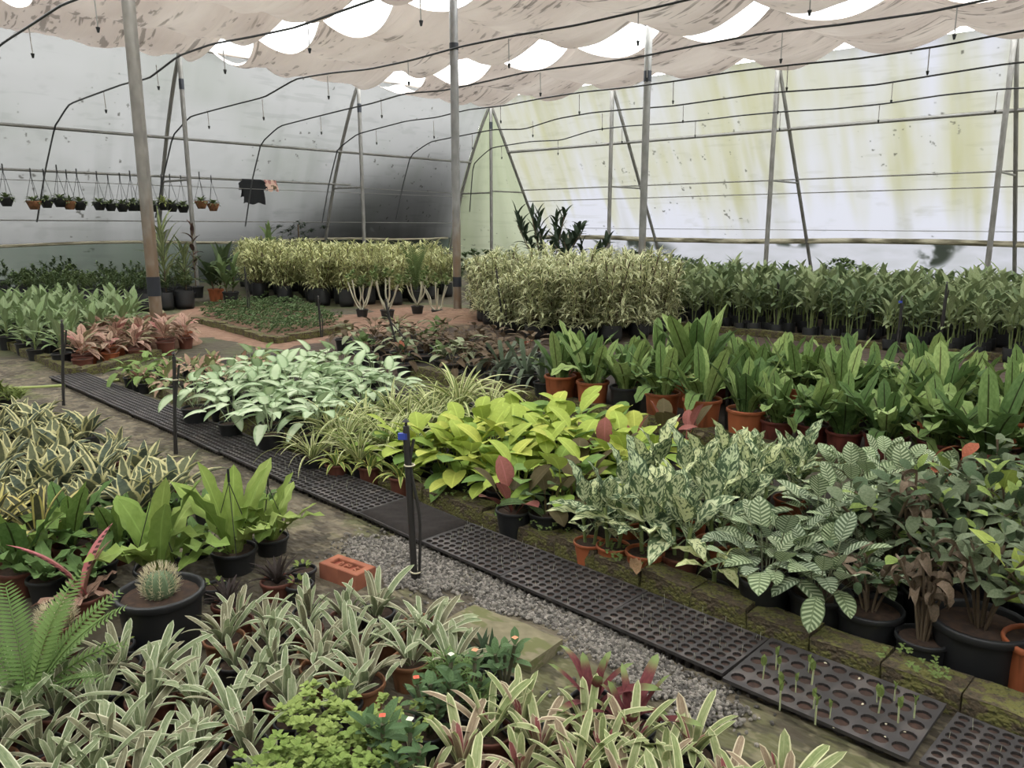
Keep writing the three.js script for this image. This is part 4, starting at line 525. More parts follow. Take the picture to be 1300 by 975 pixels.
// small yellow-edged plants at the kerb by the spider plants
{ const m = [leafMat((e, v, u) => mix3(mix3([124, 150, 72], [98, 126, 56], grain(u, v)), [214, 208, 110], smoothstep(e, 0.55, 0.7)))], t = proto('yellow_edged_plant', 'small plant with narrow yellow-edged leaves spilling over the kerb', 'plant', 'yellow-edged plants at the kerb'), y = addPot(t, 'brown', 0.07, 0.12); rosette(t, [1.2, 1.8, 2.3].map((a) => leafGeo({ L: 0.15, W: 0.03, a0: 0.3, a1: a, prof: P.lance, segs: 6, fold: 0.3 })), m, 18, { y, r: 0.03, in: -0.2, out: 0.5 }); for (const [u, v] of [[428, 600], [448, 592], [470, 604], [510, 618], [640, 530]]) put(t, ...ground(u, v, 0.06), { s: rr(0.9, 1.1) }); }
// white-green syngoniums
const synTex = (l, d, k) => leafMat((e, v, u) => { if (v < 0.08) return [150, 166, 120]; const n = fbm(u * 5 + k, v * 8, 3); return mix3(l, d, clamp(smoothstep(e + 0.5 * (n - 0.5), 0.45, 0.95), 0, 1) * 0.85); });
const syn = [synTex([188, 206, 162], [132, 160, 108], 0), synTex([172, 194, 148], [116, 146, 96], 2), synTex([200, 214, 174], [148, 174, 124], 4)];
const synGeo = [0, 1, 2].map((k) => leafGeo({ L: [0.19, 0.17, 0.18][k], W: [0.11, 0.1, 0.115][k], a0: 0.3, ab: [1.1, 0.8, 1.5][k], a1: [1.9, 1.6, 2.2][k], prof: P.heart, segs: 6, fold: 0.25, pet: [0.15, 0.18, 0.12][k], petW: 0.006 }));
const synProtos = [0, 1].map((v) => { const t = proto('pale_syngonium', 'syngonium with whitish green arrow-shaped leaves in a black pot', 'plant', 'whitish syngoniums'), y = addPot(t, 'black', 0.09, 0.15); rosette(t, synGeo, syn, 11 + v, { y, r: 0.03, in: -0.2, out: 0.5, s0: 0.85, s1: 1.1, rise: 0.05 }); return t; });
for (const [x, z] of fill([[235, 515], [262, 492], [330, 478], [420, 470], [500, 488], [520, 505], [440, 530], [385, 560], [330, 552], [280, 538]], 0.15, 0.26, 0.22)) put(pick(synProtos), x, z, { s: rr(0.95, 1.2) });
// salmon and green aglaonemas behind them
const salmon = [leafMat((e, v, u) => mix3(mix3([196, 156, 132], [166, 132, 110], grain(u, v)), [112, 128, 76], smoothstep(e, 0.7, 0.8))), plain([150, 156, 104], [124, 134, 84], [190, 126, 106]), plain([200, 146, 128], [176, 106, 90], null)];
const aglaoSmall = aglaoGeo.map((g) => g.clone().scale(0.72, 0.72, 0.72));
{ const ps = [0, 1].map((v) => { const t = proto('salmon_aglaonema', 'low aglaonema with faded salmon and green leaves', 'plant', 'low salmon aglaonemas behind the syngoniums'), y = addPot(t, 'black', 0.075, 0.11); rosette(t, aglaoSmall, v ? salmon : salmon.slice(0, 2), 11, { y, r: 0.02, in: -0.1, out: 0.6 }); return t; });
  for (const [x, z] of fill([[160, 480], [200, 462], [280, 452], [360, 462], [340, 475], [290, 478], [240, 492], [205, 494]], 0.12, 0.23, 0.2)) put(pick(ps), x, z, { s: rr(0.9, 1.15) });
  const g = proto('leafy_green_plant', 'bright green arrow-leaved plant at the far end of the middle bed', 'plant', 'bright green plants at the bed end'), y = addPot(g, 'black', 0.08, 0.12); rosette(g, synGeo, [plain([138, 168, 92], [106, 140, 68], [160, 184, 112])], 10, { y, r: 0.03, in: -0.1, out: 0.55 }); for (const [u, v] of [[168, 486], [186, 478], [185, 492], [205, 470], [395, 470], [335, 460]]) put(g, ...ground(u, v, 0.06), { s: rr(0.85, 1) }); }

// ---------------------------------------------------------------- row of bird's nest ferns in large pots
reseed(303);
const nestBig = [0, 1, 2, 3, 4].map((k) => leafGeo({ L: [0.42, 0.47, 0.4, 0.44, 0.46][k], W: [0.112, 0.1, 0.125, 0.112, 0.1][k], a0: 0.06, a1: [0.5, 0.3, 1.0, 1.6, 2.1][k], prof: P.nest, segs: 10, fold: 0.2, wave: [0.05, 0.04, 0.1, 0.14, 0.14][k], waves: 4, twist: [0.1, -0.2, 0.2, 0.3, -0.3][k] }));
const nestMats = [plain([136, 160, 86], [94, 126, 56], [48, 52, 30]), plain([118, 146, 78], [78, 112, 52], [44, 46, 28]), plain([158, 180, 102], [108, 138, 62], [60, 68, 38]), plain([92, 122, 64], [70, 100, 50], [40, 44, 26])];
function nestProto(pot, label, group, R, H, v) { const t = proto('birds_nest_fern', label, 'fern', group), y = addPot(t, pot, R, H, { taper: 0.78 }); rosette(t, v ? nestBig : [...nestBig.slice(0, 3), nestBig[0], nestBig[1]], nestMats, 15 + v * 2, { y: y - 0.02, r: R * 0.5, in: -0.05, out: 0.42, s0: 0.75, s1: 1.08 }); return t; }
const nestOrange = [0, 1].map((v) => nestProto('orange', 'tall bird\'s nest fern in a large orange pot', 'bird\'s nest ferns in orange pots', 0.135, 0.21, v));
const nestMaroon = [1, 2].map((v) => nestProto('maroon', 'tall bird\'s nest fern in a reddish brown pot', 'bird\'s nest ferns in reddish brown pots', 0.12, 0.17, v));
const nestBlack = nestProto('black', 'tall bird\'s nest fern in a black pot between orange pots', 'bird\'s nest ferns in black pots', 0.135, 0.2, 1);
const pairs = [[711, 503, nestOrange[0], 1], [752, 511, nestOrange[1], 1], [795, 517, nestBlack, 1], [840, 527, nestOrange[1], 1.0], [890, 538, nestOrange[1], 1.05], [946, 551, nestOrange[0], 1], [986, 557, nestMaroon[0], 0.95], [1030, 562, nestMaroon[0], 0.95], [1070, 572, nestMaroon[1], 0.95], [1122, 582, nestMaroon[1], 1.08], [1192, 592, nestMaroon[0], 1.1], [1250, 606, nestMaroon[1], 1.15], [1312, 612, nestMaroon[0], 1.1]];
for (const [u, v, p, s] of pairs) { const [x, z] = ground(u, v, 0.1); put(p, x, z, { s, y: 0.07 }); }
for (const [x, z] of fill([[735, 497], [800, 502], [900, 515], [1000, 530], [1100, 545], [1250, 572], [1480, 620], [1480, 560], [1200, 520], [1050, 500], [900, 488], [800, 482]], 0.1, 0.34, 0.15)) put(rnd() < 0.3 ? pick(nestOrange) : pick(nestMaroon), x, z, { s: rr(0.95, 1.12), y: 0.07 });
put(nestProto('orange', 'bird\'s nest fern with two very tall pale upright leaves', null, 0.13, 0.2, 0), ...ground(880, 510, 0.1), { s: 1.4, y: 0.06 });
// grey staghorn ferns next to the first orange pot
{ const m = [plain([126, 136, 116], [96, 108, 90], null), plain([110, 124, 100], [84, 98, 78], null)], g = [0.4, 1.2, 2.0, 2.6].map((a, k) => leafGeo({ L: [0.3, 0.34, 0.38, 0.36][k], W: 0.045, a0: 0.1, a1: a, prof: (t) => 0.5 + 0.8 * t * (1 - 0.5 * smoothstep(t, 0.8, 1)), segs: 8, fold: 0.15, twist: 0.5 })), t = proto('staghorn_fern', 'grey-green staghorn fern with drooping fronds in a black pot', 'fern', 'staghorn ferns'), y = addPot(t, 'black', 0.1, 0.16); rosette(t, g, m, 15, { y, r: 0.03, in: -0.1, out: 0.3 }); for (const [u, v, s] of [[668, 492, 1.1], [690, 500, 0.9], [640, 486, 1]]) put(t, ...ground(u, v, 0.1), { s, y: 0.06 }); }

// ---------------------------------------------------------------- seed trays along the kerb
reseed(404);
const trayMat = std({ roughness: 0.55, map: texture(128, 64, (u, v) => mix3([52, 49, 48], [86, 80, 76], smoothstep(fbm(u * 18, v * 10, 4), 0.45, 0.8))) }), traySoil = std({ roughness: 1, map: texture(128, 64, (u, v) => mix3([84, 60, 48], [40, 30, 25], fbm(u * 60, v * 30, 3))) }), darkSoil = std({ roughness: 1, map: texture(128, 64, (u, v) => mix3([46, 38, 32], [20, 17, 15], fbm(u * 70, v * 40, 3))) });
const TL = 0.515, TW = 0.322, TH = 0.05;
function trayGeo(nx, nz, r) {
  const s = new THREE.Shape([[-TL / 2, -TW / 2], [TL / 2, -TW / 2], [TL / 2, TW / 2], [-TL / 2, TW / 2]].map((p) => new THREE.Vector2(...p)));
  const px = (TL - 0.012) / nx, pz = (TW - 0.012) / nz;
  for (let i = 0; i < nx; i++) for (let j = 0; j < nz; j++) { const h = new THREE.Path(), cx = -TL / 2 + 0.006 + (i + 0.5) * px, cz = -TW / 2 + 0.006 + (j + 0.5) * pz; h.absarc(cx, cz, r, 0, TAU, true); h.curves[0].getPoints = function () { const o = []; for (let k = 0; k <= 10; k++) o.push(this.getPoint(k / 10)); return o; }; s.holes.push(h); }
  const top = new THREE.ExtrudeGeometry(s, { depth: 0.012, bevelEnabled: false, curveSegments: 5 }); top.rotateX(-Math.PI / 2); top.translate(0, TH - 0.012, 0);
  // the tapered cell cups hang below as a row of ridges
  const cups = []; for (let i = 0; i < nx; i++) for (const s2 of [-1, 1]) { const c = new THREE.CylinderGeometry(r * 1.05, r * 0.7, TH - 0.013, 6, 1, true); c.translate(-TL / 2 + 0.006 + (i + 0.5) * px, (TH - 0.013) / 2, s2 * (TW / 2 - 0.006 - pz / 2)); cups.push(c); }
  for (let j = 0; j < nz; j++) for (const s2 of [-1, 1]) { const c = new THREE.CylinderGeometry(r * 1.05, r * 0.7, TH - 0.013, 6, 1, true); c.translate(s2 * (TL / 2 - 0.006 - px / 2), (TH - 0.013) / 2, -TW / 2 + 0.006 + (j + 0.5) * pz); cups.push(c); }
  return [top, join(cups)];
}
const fine = trayGeo(13, 8, 0.0158), coarse = trayGeo(10, 5, 0.0215);
const soilPlane = new THREE.BoxGeometry(TL - 0.012, 0.004, TW - 0.012); soilPlane.translate(0, TH - 0.011, 0);
const sproutMat = std({ color: rgb(176, 178, 156), roughness: 0.8 });
const trayX = (z) => 2.3 - 0.058 * z, trayTurn = Math.PI / 2 - Math.atan(0.058);
let trayZ = -1.285; const trayAt = [];
for (let i = 0; i < 14; i++) { trayAt.push(trayZ); trayZ -= 0.52; }
[-0.165, -0.735, ...trayAt].forEach((z, i) => {
  const kind = i === 1 ? 'coarse' : i === 5 ? 'soil' : 'fine';
  const near = ['black seed tray with cracked dry soil past the pumpkin seedlings', 'seed tray with large round cells and sprouting pumpkin seedlings', 'fine-celled seed tray next to the pumpkin seedling tray', 'fine-celled seed tray with thread-like sprouts next to the dark soil tray'];
  const label = i < 2 ? near[i] : i === 2 ? near[2] : i === 3 ? 'fine-celled black seed tray with scattered sprouts beside the gravel' : i === 4 ? near[3] : kind === 'soil' ? 'seed tray covered edge to edge with dark soil' : 'brownish seed tray of small round cells in the row along the kerb';
  const t = thing('seed_tray', label, 'seed tray', [trayX(z), 0.012, z], trayTurn + rr(-0.03, 0.03), i > 5 ? 'brownish seed trays along the kerb' : undefined);
  t.rotation.order = 'YXZ'; t.rotation.x = rr(-0.008, 0.012); t.rotation.z = rr(-0.008, 0.008);
  if (kind === 'coarse') t.scale.set(1.1, 1, 1.08);
  const [top, cups] = kind === 'coarse' ? coarse : fine;
  mesh('frame', top, trayMat, t); mesh('cell_cups', cups, trayMat, t).userData.kind = 'stuff'; mesh('soil', soilPlane, traySoil, t);
  if (kind === 'soil') { const g = sheet(26, 14, (u, v) => { const e = Math.min(1, Math.min(u, 1 - u, v, 1 - v) * 14); return [(u - 0.5) * (TL - 0.01), TH + 0.002 + e * (0.008 + 0.01 * fbm(u * 16, v * 9, 3)), (0.5 - v) * (TW - 0.01)]; }); mesh('soil_cover', g, darkSoil, t); }
  if (kind === 'fine' && i < 8) { const l = []; for (let k = 0; k < (i === 2 || i === 4 ? 42 : 16); k++) { const x = rr(-TL / 2, TL / 2) * 0.95, zz = rr(-TW / 2, TW / 2) * 0.95, h = rr(0.012, 0.032); l.push(rod([x, TH - 0.01, zz], [x + rr(-0.006, 0.006), TH + h, zz + rr(-0.006, 0.006)], 0.0008, 3)); } mass(t, 'sprouts', l, sproutMat); }
});
// pumpkin seedlings, one to a cell
{ const stem = std({ color: rgb(168, 176, 132), roughness: 0.7 }), leaf = plain([136, 158, 84], [104, 132, 62], [160, 176, 110]), seedM = std({ color: rgb(222, 214, 184), roughness: 0.7 });
  const g = leafGeo({ L: 0.026, W: 0.014, a0: 0.1, a1: 0.35, prof: P.oval, segs: 4, fold: 0.4 }), t = proto('pumpkin_seedling', 'pale pumpkin seedling with two closed leaves in the large-celled tray', 'seedling', 'pumpkin seedlings');
  mesh('stem', rod([0, 0, 0], [0.002, 0.042, 0], 0.0018, 6), stem, t); for (const s of [0, 1]) { const l = mesh('leaf', g, leaf, t); l.position.y = 0.04; l.rotation.y = s * Math.PI; }
  for (const [u, v] of [[968, 865], [985, 850], [988, 858], [990, 885], [990, 900], [1010, 880], [1026, 855], [1030, 872], [1032, 902], [1053, 914], [1035, 918], [1113, 894], [1115, 907], [1135, 892], [1140, 920], [1160, 914]]) { const [x, z] = ground(u, v, 0.055); put(t, x, z, { y: 0.05, s: rr(1.1, 1.7) }); }
  const s = proto('pumpkin_seed', 'cream pumpkin seed lying on the soil of a tray cell', 'seed', 'pumpkin seeds in the large-celled tray'), e = new THREE.SphereGeometry(0.006, 8, 6); e.scale(1, 0.45, 0.6); mesh('seed', e, seedM, s); for (const [u, v] of [[950, 880], [1012, 907], [1056, 928], [1078, 933], [1076, 920], [1100, 932], [1122, 923], [1129, 957], [1145, 933], [1156, 898], [1092, 898], [1122, 940], [1182, 910], [1088, 865], [1045, 845]]) { const [x, z] = ground(u, v, 0.055); put(s, x + 0.02, z, { y: 0.056 }); } }
// clover along the kerb
{ const m = plain([126, 146, 78], [96, 120, 58], null), g = leafGeo({ L: 0.016, W: 0.014, a0: 0.9, a1: 1.4, prof: P.oval, segs: 3 }), l = []; for (let c = 0; c < 9; c++) { const z0 = rr(-3.2, 0.2); for (let i = 0; i < 22; i++) { const z = z0 + rr(-0.12, 0.12); whorl(l, g, 3, kerbX(z) + rr(-0.005, 0.13), 0.112 + rnd() * 0.015, z); } } const o = mesh('clover', join(l), m, scene); o.userData.kind = 'stuff'; tag(o, 'tiny clover growing in patches on the mossy kerb', 'clover'); }

// ---------------------------------------------------------------- sprinkler stakes
{ const blk = std({ color: rgb(46, 44, 42), roughness: 0.55 }), blue = std({ color: rgb(58, 78, 170), roughness: 0.5 }), tie = std({ color: rgb(206, 198, 170), roughness: 0.7 });
  const stake = (u, v, h, label, o = {}) => { const [x, z] = ground(u, v, 0.0), t = thing('sprinkler_stake', label, 'stake', [x, 0, z], -YAW), top = [o.lean ?? -0.02, h, 0]; mesh('rod', rod([0, -0.05, 0], top, 0.012 * (o.k ?? 1), 8), blk, t); mesh('feed_tube', tube([[0.018, 0.0, 0.006], [0.028, h * 0.45, 0.006], [0.012 + top[0], h * 0.8, 0.004], [0.03 + top[0], h * 0.96, 0.0]], 0.007, 6, 14), blk, t); const hd = mesh('sprinkler_head', join([cyl(0.014, 0.012, 0.03, 8), cyl(0.006, 0.006, 0.02, 6, 0.03), cyl(0.016, 0.003, 0.014, 8, 0.048)]), blk, t); hd.position.set(...top); if (o.clip) mesh('clip', (() => { const b = new THREE.BoxGeometry(0.038, 0.026, 0.02); b.translate(top[0] - 0.014, h - 0.012, 0.004); return b; })(), blue, t); for (const y of o.ties ?? []) mesh('tie', new THREE.TorusGeometry(0.02, 0.004, 5, 12).rotateX(Math.PI / 2).translate(0.006 + top[0] * y / h, y, 0.003), tie, t); return t; };
  stake(527, 742, 0.665, 'black sprinkler stake with a blue clip standing beside the gravel', { clip: true, ties: [0.06, 0.53], k: 1.2 });
  stake(222, 580, 0.64, 'black sprinkler stake at the path edge near the snake plants', { lean: 0.05, ties: [0.52] });
  stake(80, 518, 0.68, 'black leaning sprinkler stake on the path before the pink plants', { lean: 0.07 });
  stake(922, 556, 0.56, 'black sprinkler stake in front of an orange pot', { ties: [0.42] });
  stake(1138, 448, 0.62, 'sprinkler stake with a blue clip before the dense green bed', { clip: true, lean: 0 });
  stake(985, 425, 0.75, 'black sprinkler stake at the left part of the dense green bed', {});
  stake(512, 468, 0.68, 'leaning sprinkler stake among the small mixed pots', { lean: -0.16 });
  stake(640, 425, 0.85, 'leaning black stake in front of the cream dracaena thicket', { lean: -0.1 });
  stake(408, 428, 0.5, 'thin stake by the low seedling bed', {});
  stake(316, 400, 0.75, 'thin stake before the cream dracaena bags', {});
  stake(1190, 452, 0.8, 'black stake in the dense green bed near its kerb', { lean: 0.02 });
}

// ---------------------------------------------------------------- far beds
reseed(505);
const small = (L, W, a0, a1, prof = P.blade, segs = 3) => leafGeo({ L, W, a0, a1, prof, segs, fold: 0.3 });
const creamDark = leafMat((e, v, u) => mix3(mix3([138, 152, 102], [108, 124, 82], grain(u, v)), [220, 218, 166], smoothstep(e, 0.35, 0.55)));
const creamGold = leafMat((e, v, u) => mix3(mix3([150, 160, 106], [120, 134, 84], grain(u, v)), [214, 212, 150], smoothstep(e, 0.35, 0.55)));
function dracaena(label, group, mat, h, low) {
  const t = proto('cream_dracaena', label, 'shrub', group); addPot(t, 'black', 0.13, low ? 0.2 : 0.3, { bag: true });
  const gs = [small(0.2, 0.036, 0.3, 1.6), small(0.22, 0.034, 0.4, 2.1), small(0.18, 0.036, 0.1, 1.0)], l = [];
  for (let b = 0; b < 8; b++) { const a = b * 2.399, r = 0.27 * Math.sqrt((b + 0.4) / 8), top = h * rr(0.72, 1.05), x = Math.sin(a) * r, z = Math.cos(a) * r; mesh('stem', rod([x * 0.2, 0.24, z * 0.2], [x, top, z], 0.009, 5), stemBrown, t); if (low) for (let i = 0; i < 14; i++) l.push(moved(pick(gs), x * 0.9, rr(0.16, 0.34), z * 0.9, i * 2.399 + b, rr(0, 0.6), rr(0.8, 1.2)));
    for (let k = 0; k < 5; k++) { const f = k / 5; for (let i = 0; i < 9; i++) l.push(moved(pick(gs), lerp(x, x * 0.5, f * 0.8), lerp(top, 0.26, f * 0.95) - i * 0.008, lerp(z, z * 0.2, f * 0.8), i * 2.399 + k + b, rr(-0.3, 0.5) + f * 0.2, rr(0.8, 1.15))); } }
  mass(t, 'foliage', l, mat); return t;
}
const dracA = [0, 1].map(() => dracaena('cream-striped dracaena bush in a black grow bag before the grey wall', 'dracaenas before the grey wall', creamGold, 1.0)), dracB = [0, 1].map(() => dracaena('cream-striped dracaena bush in the thicket behind the row of potted ferns', 'dracaenas behind the potted ferns', creamDark, 1.02, true));
for (const [x, z] of fill([[296, 372], [350, 384], [440, 390], [500, 388], [575, 380], [580, 370], [480, 368], [380, 366], [310, 362]], 0, 0.52, 0.2)) put(pick(dracA), x, z, { s: rr(0.85, 1.1) });
for (const [x, z] of fill([[596, 402], [640, 424], [720, 440], [800, 436], [850, 420], [850, 402], [780, 395], [680, 392], [610, 390]], 0, 0.48, 0.2)) put(pick(dracB), x, z, { s: rr(0.75, 1.08) });
// dense bed of broad-leaved seedlings in bags
{ const mats = [plain([128, 144, 98], [84, 102, 62], [140, 152, 108]), plain([110, 130, 88], [72, 92, 58], [124, 140, 100]), plain([150, 162, 114], [98, 116, 70], null)], gs = [small(0.26, 0.075, 0.3, 1.3, P.lance, 4), small(0.3, 0.07, 0.2, 0.9, P.lance, 4), small(0.24, 0.078, 0.5, 1.9, P.lance, 4)];
  const ps = mats.map((m, v) => { const t = proto('bagged_seedling', 'broad-leaved green seedling in a black bag in the dense bed', 'seedling', 'dense bed of bagged green seedlings'); addPot(t, 'black', 0.085, 0.16, { bag: true }); const l = []; for (let b = 0; b < 3; b++) { const a = b * 2.1 + v, x = Math.sin(a) * 0.05, z = Math.cos(a) * 0.05, top = rr(0.5, 0.66); mesh('stem', rod([x * 0.4, 0.12, z * 0.4], [x * 1.4, top, z * 1.4], 0.007, 5), stemGreen, t); for (let i = 0; i < 8; i++) { const k = i / 7; l.push(moved(pick(gs), x * 1.2, lerp(top, 0.26, k * 0.8), z * 1.2, i * 2.399 + b, rr(-0.2, 0.2) + k * 0.3, rr(0.75, 1.15))); } } mass(t, 'foliage', l, m); return t; });
  const spots = []; for (let z = -8.4; z < 1.6; z += 0.34) for (let x = 10.4 - 0.05 * (z + 6.6); x < 14.6; x += 0.36) spots.push([x + rr(-0.08, 0.08), z + rr(-0.08, 0.08)]);
  spots.filter(([x, z]) => z > -x * 0.62 + 0.2 - 1.4 && z < -x * 0.05 + 1.9).slice(0, 300).forEach(([x, z]) => put(pick(ps), x, z, { s: rr(0.85, 1.15) }));
}
// silvery green plants and pink aglaonemas in the left bed
{ const silver = [plain([148, 168, 122], [116, 140, 94], [176, 190, 150]), plain([132, 156, 104], [104, 130, 80], [166, 182, 140])], gs = [0, 1, 2].map((k) => leafGeo({ L: [0.24, 0.22, 0.2][k], W: [0.062, 0.058, 0.065][k], a0: 0.2, ab: [0.5, 0.9, 0.3][k], a1: [1.3, 1.8, 0.8][k], prof: P.lance, segs: 5, fold: 0.3, pet: 0.06, petW: 0.008 }));
  const ps = [0, 1].map((v) => { const t = proto('silvery_aglaonema', 'silvery green lance-leaved plant in a black pot', 'plant', 'silvery green plants in the left bed'), y = addPot(t, 'black', 0.09, 0.14); mesh('stem', rod([0, y, 0], [0, y + 0.16, 0], 0.01, 6), stemGreen, t); for (let i = 0; i < 13; i++) { const k = i / 12, l = mesh('leaf', pick(gs), pick(silver), t); l.rotation.order = 'YXZ'; l.rotation.set(lerp(-0.2, 0.4, k) + rr(-0.1, 0.1), i * 2.399, 0); l.position.y = lerp(y + 0.16, y, k); l.scale.setScalar(rr(0.9, 1.15)); } return t; });
  for (const [x, z] of fill([[-40, 408], [-10, 398], [80, 392], [170, 402], [186, 415], [150, 425], [100, 430], [70, 448], [0, 424], [-40, 418]], 0.2, 0.3, 0.2)) put(pick(ps), x, z, { s: rr(1.0, 1.25) });
  const yel = proto('yellow_green_plant', 'yellow-green narrow-leaved plant at the end of the silvery plants', 'plant'), yy = addPot(yel, 'black', 0.09, 0.14); rosette(yel, [1.0, 1.5].map((a) => leafGeo({ L: 0.26, W: 0.036, a0: 0.2, a1: a, prof: P.blade, segs: 6, fold: 0.4 })), [plain([188, 190, 108], [158, 164, 86], null)], 16, { y: yy, r: 0.02, in: -0.2, out: 0.5 }); put(yel, ...ground(165, 428, 0.05), { s: 1.15 });
  const pink = [plain([206, 158, 142], [176, 104, 94], [216, 150, 132]), plain([200, 164, 142], [164, 122, 100], [206, 130, 116]), plain([208, 136, 130], [190, 92, 94], null), plain([168, 154, 118], [130, 118, 84], [196, 130, 112])];
  const pg = [0, 1, 2].map((k) => leafGeo({ L: 0.18, W: 0.085, a0: 0.3, ab: [0.7, 1.1, 0.4][k], a1: [1.5, 1.9, 1.0][k], prof: P.lance, segs: 5, fold: 0.25, pet: 0.06, petW: 0.008 })), qs = ['orange', 'brown'].map((pot) => { const t = proto('pink_aglaonema', `aglaonema with pink and salmon leaves in ${pot === 'orange' ? 'an orange' : 'a brown'} pot`, 'plant', `pink aglaonemas in ${pot} pots`), y = addPot(t, pot, 0.095, 0.14); rosette(t, pg, pink, 14, { y: y + 0.04, r: 0.02, in: -0.1, out: 0.55, rise: 0.06 }); return t; });
  for (const [x, z] of fill([[78, 462], [98, 440], [130, 428], [200, 424], [240, 424], [236, 436], [180, 446], [140, 456], [100, 466]], 0.1, 0.27, 0.15)) put(pick(qs), x, z, { s: rr(0.95, 1.15) });
}
// black bags with dark shrubs against the grey wall
{ const mats = [plain([86, 104, 66], [62, 80, 50], null), plain([100, 116, 70], [74, 92, 54], null)], g = small(0.07, 0.035, 0.4, 1.2, P.oval, 3), ps = mats.map((m) => { const t = proto('bagged_shrub', 'small dark shrub in a black grow bag before the grey wall', 'shrub', 'dark bagged shrubs by the grey wall'); addPot(t, 'black', 0.15, 0.3, { bag: true }); const l = []; for (let b = 0; b < 14; b++) { const a = rnd() * TAU, r = 0.17 * Math.sqrt(rnd()); whorl(l, g, 9, Math.sin(a) * r, 0.34 + 0.22 * rnd(), Math.cos(a) * r, { rise: 0.06 }); } mass(t, 'foliage', l, m); return t; });
  for (const [x, z] of fill([[60, 395], [180, 398], [250, 391], [252, 383], [180, 384], [90, 380], [20, 380], [0, 390]], 0, 0.36, 0.1)) put(pick(ps), x, z, { s: rr(0.95, 1.1) });
  for (const [x, z] of fill([[-30, 388], [60, 384], [150, 378], [250, 376], [190, 368], [60, 370], [-30, 374]], 0, 0.75, 0.3)) put(pick(ps), x, z, { s: rr(0.95, 1.4) });
}
// low bed of tiny seedlings on red earth: too many and too small to count
{ const m = plain([96, 120, 72], [70, 94, 54], null), g = small(0.05, 0.03, 0.5, 1.4, P.oval, 2), l = [], poly = [[252, 402], [345, 430], [400, 424], [440, 412], [400, 395], [340, 383], [290, 388]].map(([u, v]) => ground(u, v)), xs = poly.map((p) => p[0]), zs = poly.map((p) => p[1]); let n = 0; while (n < 1700) { const p = [rr(Math.min(...xs), Math.max(...xs)), rr(Math.min(...zs), Math.max(...zs))]; if (!inside(p, poly)) continue; n++; whorl(l, g, 5, p[0], 0.03 + 0.15 * rnd() * (0.4 + fbm(p[0] * 2, p[1] * 2, 2)), p[1], { s0: 0.7, s1: 1.4 }); } const o = mesh('seedling_carpet', join(l), m, scene); o.userData.kind = 'stuff'; tag(o, 'carpet of tiny dark green seedlings on the red-earth bed', 'seedlings'); }
// small mixed pots between the path and the dracaenas
{ const kinds = [['begonia_pot', 'dark begonia with reddish leaves in a black pot', 'mixed dark begonias', [plain([112, 92, 72], [84, 70, 56], [150, 104, 88]), plain([96, 112, 74], [70, 86, 56], null)], synGeo, 0.75], ['pale_leaf_pot', 'plant with pale veined leaves in a black pot among begonias', 'pale-leaved plants among begonias', [plain([156, 166, 130], [122, 136, 100], [190, 196, 170])], synGeo, 0.8], ['bushy_green_pot', 'green narrow-leaved potted plant among begonias', 'green plants among begonias', [plain([104, 126, 72], [78, 100, 56], null)], aglaoSmall, 1], ['coral_flower_pot', 'low plant with coral-coloured flowers among begonias', 'coral-flowered plants', [plain([100, 116, 74], [74, 90, 56], null), plain([198, 112, 88], [172, 90, 72], null), plain([90, 108, 70], [66, 84, 52], null)], aglaoSmall, 0.75]];
  const ps = kinds.map(([name, label, group, mats, gs, s]) => { const t = proto(name, label, 'plant', group), y = addPot(t, 'black', 0.09, 0.12); rosette(t, gs.map((g) => g.clone().scale(s, s, s)), mats, 12, { y, r: 0.03, in: -0.2, out: 0.55, rise: 0.08 }); return t; });
  for (const [x, z] of fill([[440, 448], [520, 470], [600, 480], [660, 478], [690, 455], [640, 440], [560, 428], [470, 425], [430, 432]], 0.1, 0.31, 0.22)) put(ps[Math.floor(rnd() * rnd() * 4.99) % 4] ?? ps[2], x, z, { s: rr(0.95, 1.35) });
  // grafted desert roses with pale twisted stems
  const ad = proto('desert_rose', 'desert rose with twisted pale stems and green leaf tufts', 'shrub', 'desert roses by the dracaena bags'); addPot(ad, 'black', 0.12, 0.14); const l = []; for (let b = 0; b < 6; b++) { const a = b * 1.05, x = Math.sin(a) * rr(0.15, 0.3), z = Math.cos(a) * rr(0.15, 0.3), h = rr(0.5, 0.7); mesh('stem', tube([[0, 0.1, 0], [x * 0.5, 0.2, z * 0.2], [x * 0.6, 0.36, z * 0.7], [x, h, z]], 0.014, 6, 12), stemPale, ad); for (let w = 0; w < 3; w++) whorl(l, small(0.1, 0.036, 0.4, 1.2, P.lance, 3), 9, x + rr(-0.05, 0.05), h + 0.02 + 0.05 * w, z + rr(-0.05, 0.05)); } mass(ad, 'foliage', l, plain([124, 146, 84], [94, 116, 64], null)); for (const [u, v, s] of [[492, 404, 1], [530, 398, 0.95], [460, 402, 0.9], [555, 402, 0.85]]) put(ad, ...ground(u, v), { s });
  const sprk = proto('spiky_pot', 'small spiky pale plant in front of the desert roses', 'plant'), y = addPot(sprk, 'black', 0.08, 0.12); rosette(sprk, [leafGeo({ L: 0.3, W: 0.02, a0: 0.1, a1: 1.2, prof: P.blade, segs: 5 })], [plain([150, 150, 100], [120, 124, 78], null)], 16, { y, in: -0.1, out: 0.5 }); put(sprk, ...ground(506, 428), { s: 1.1 }); }
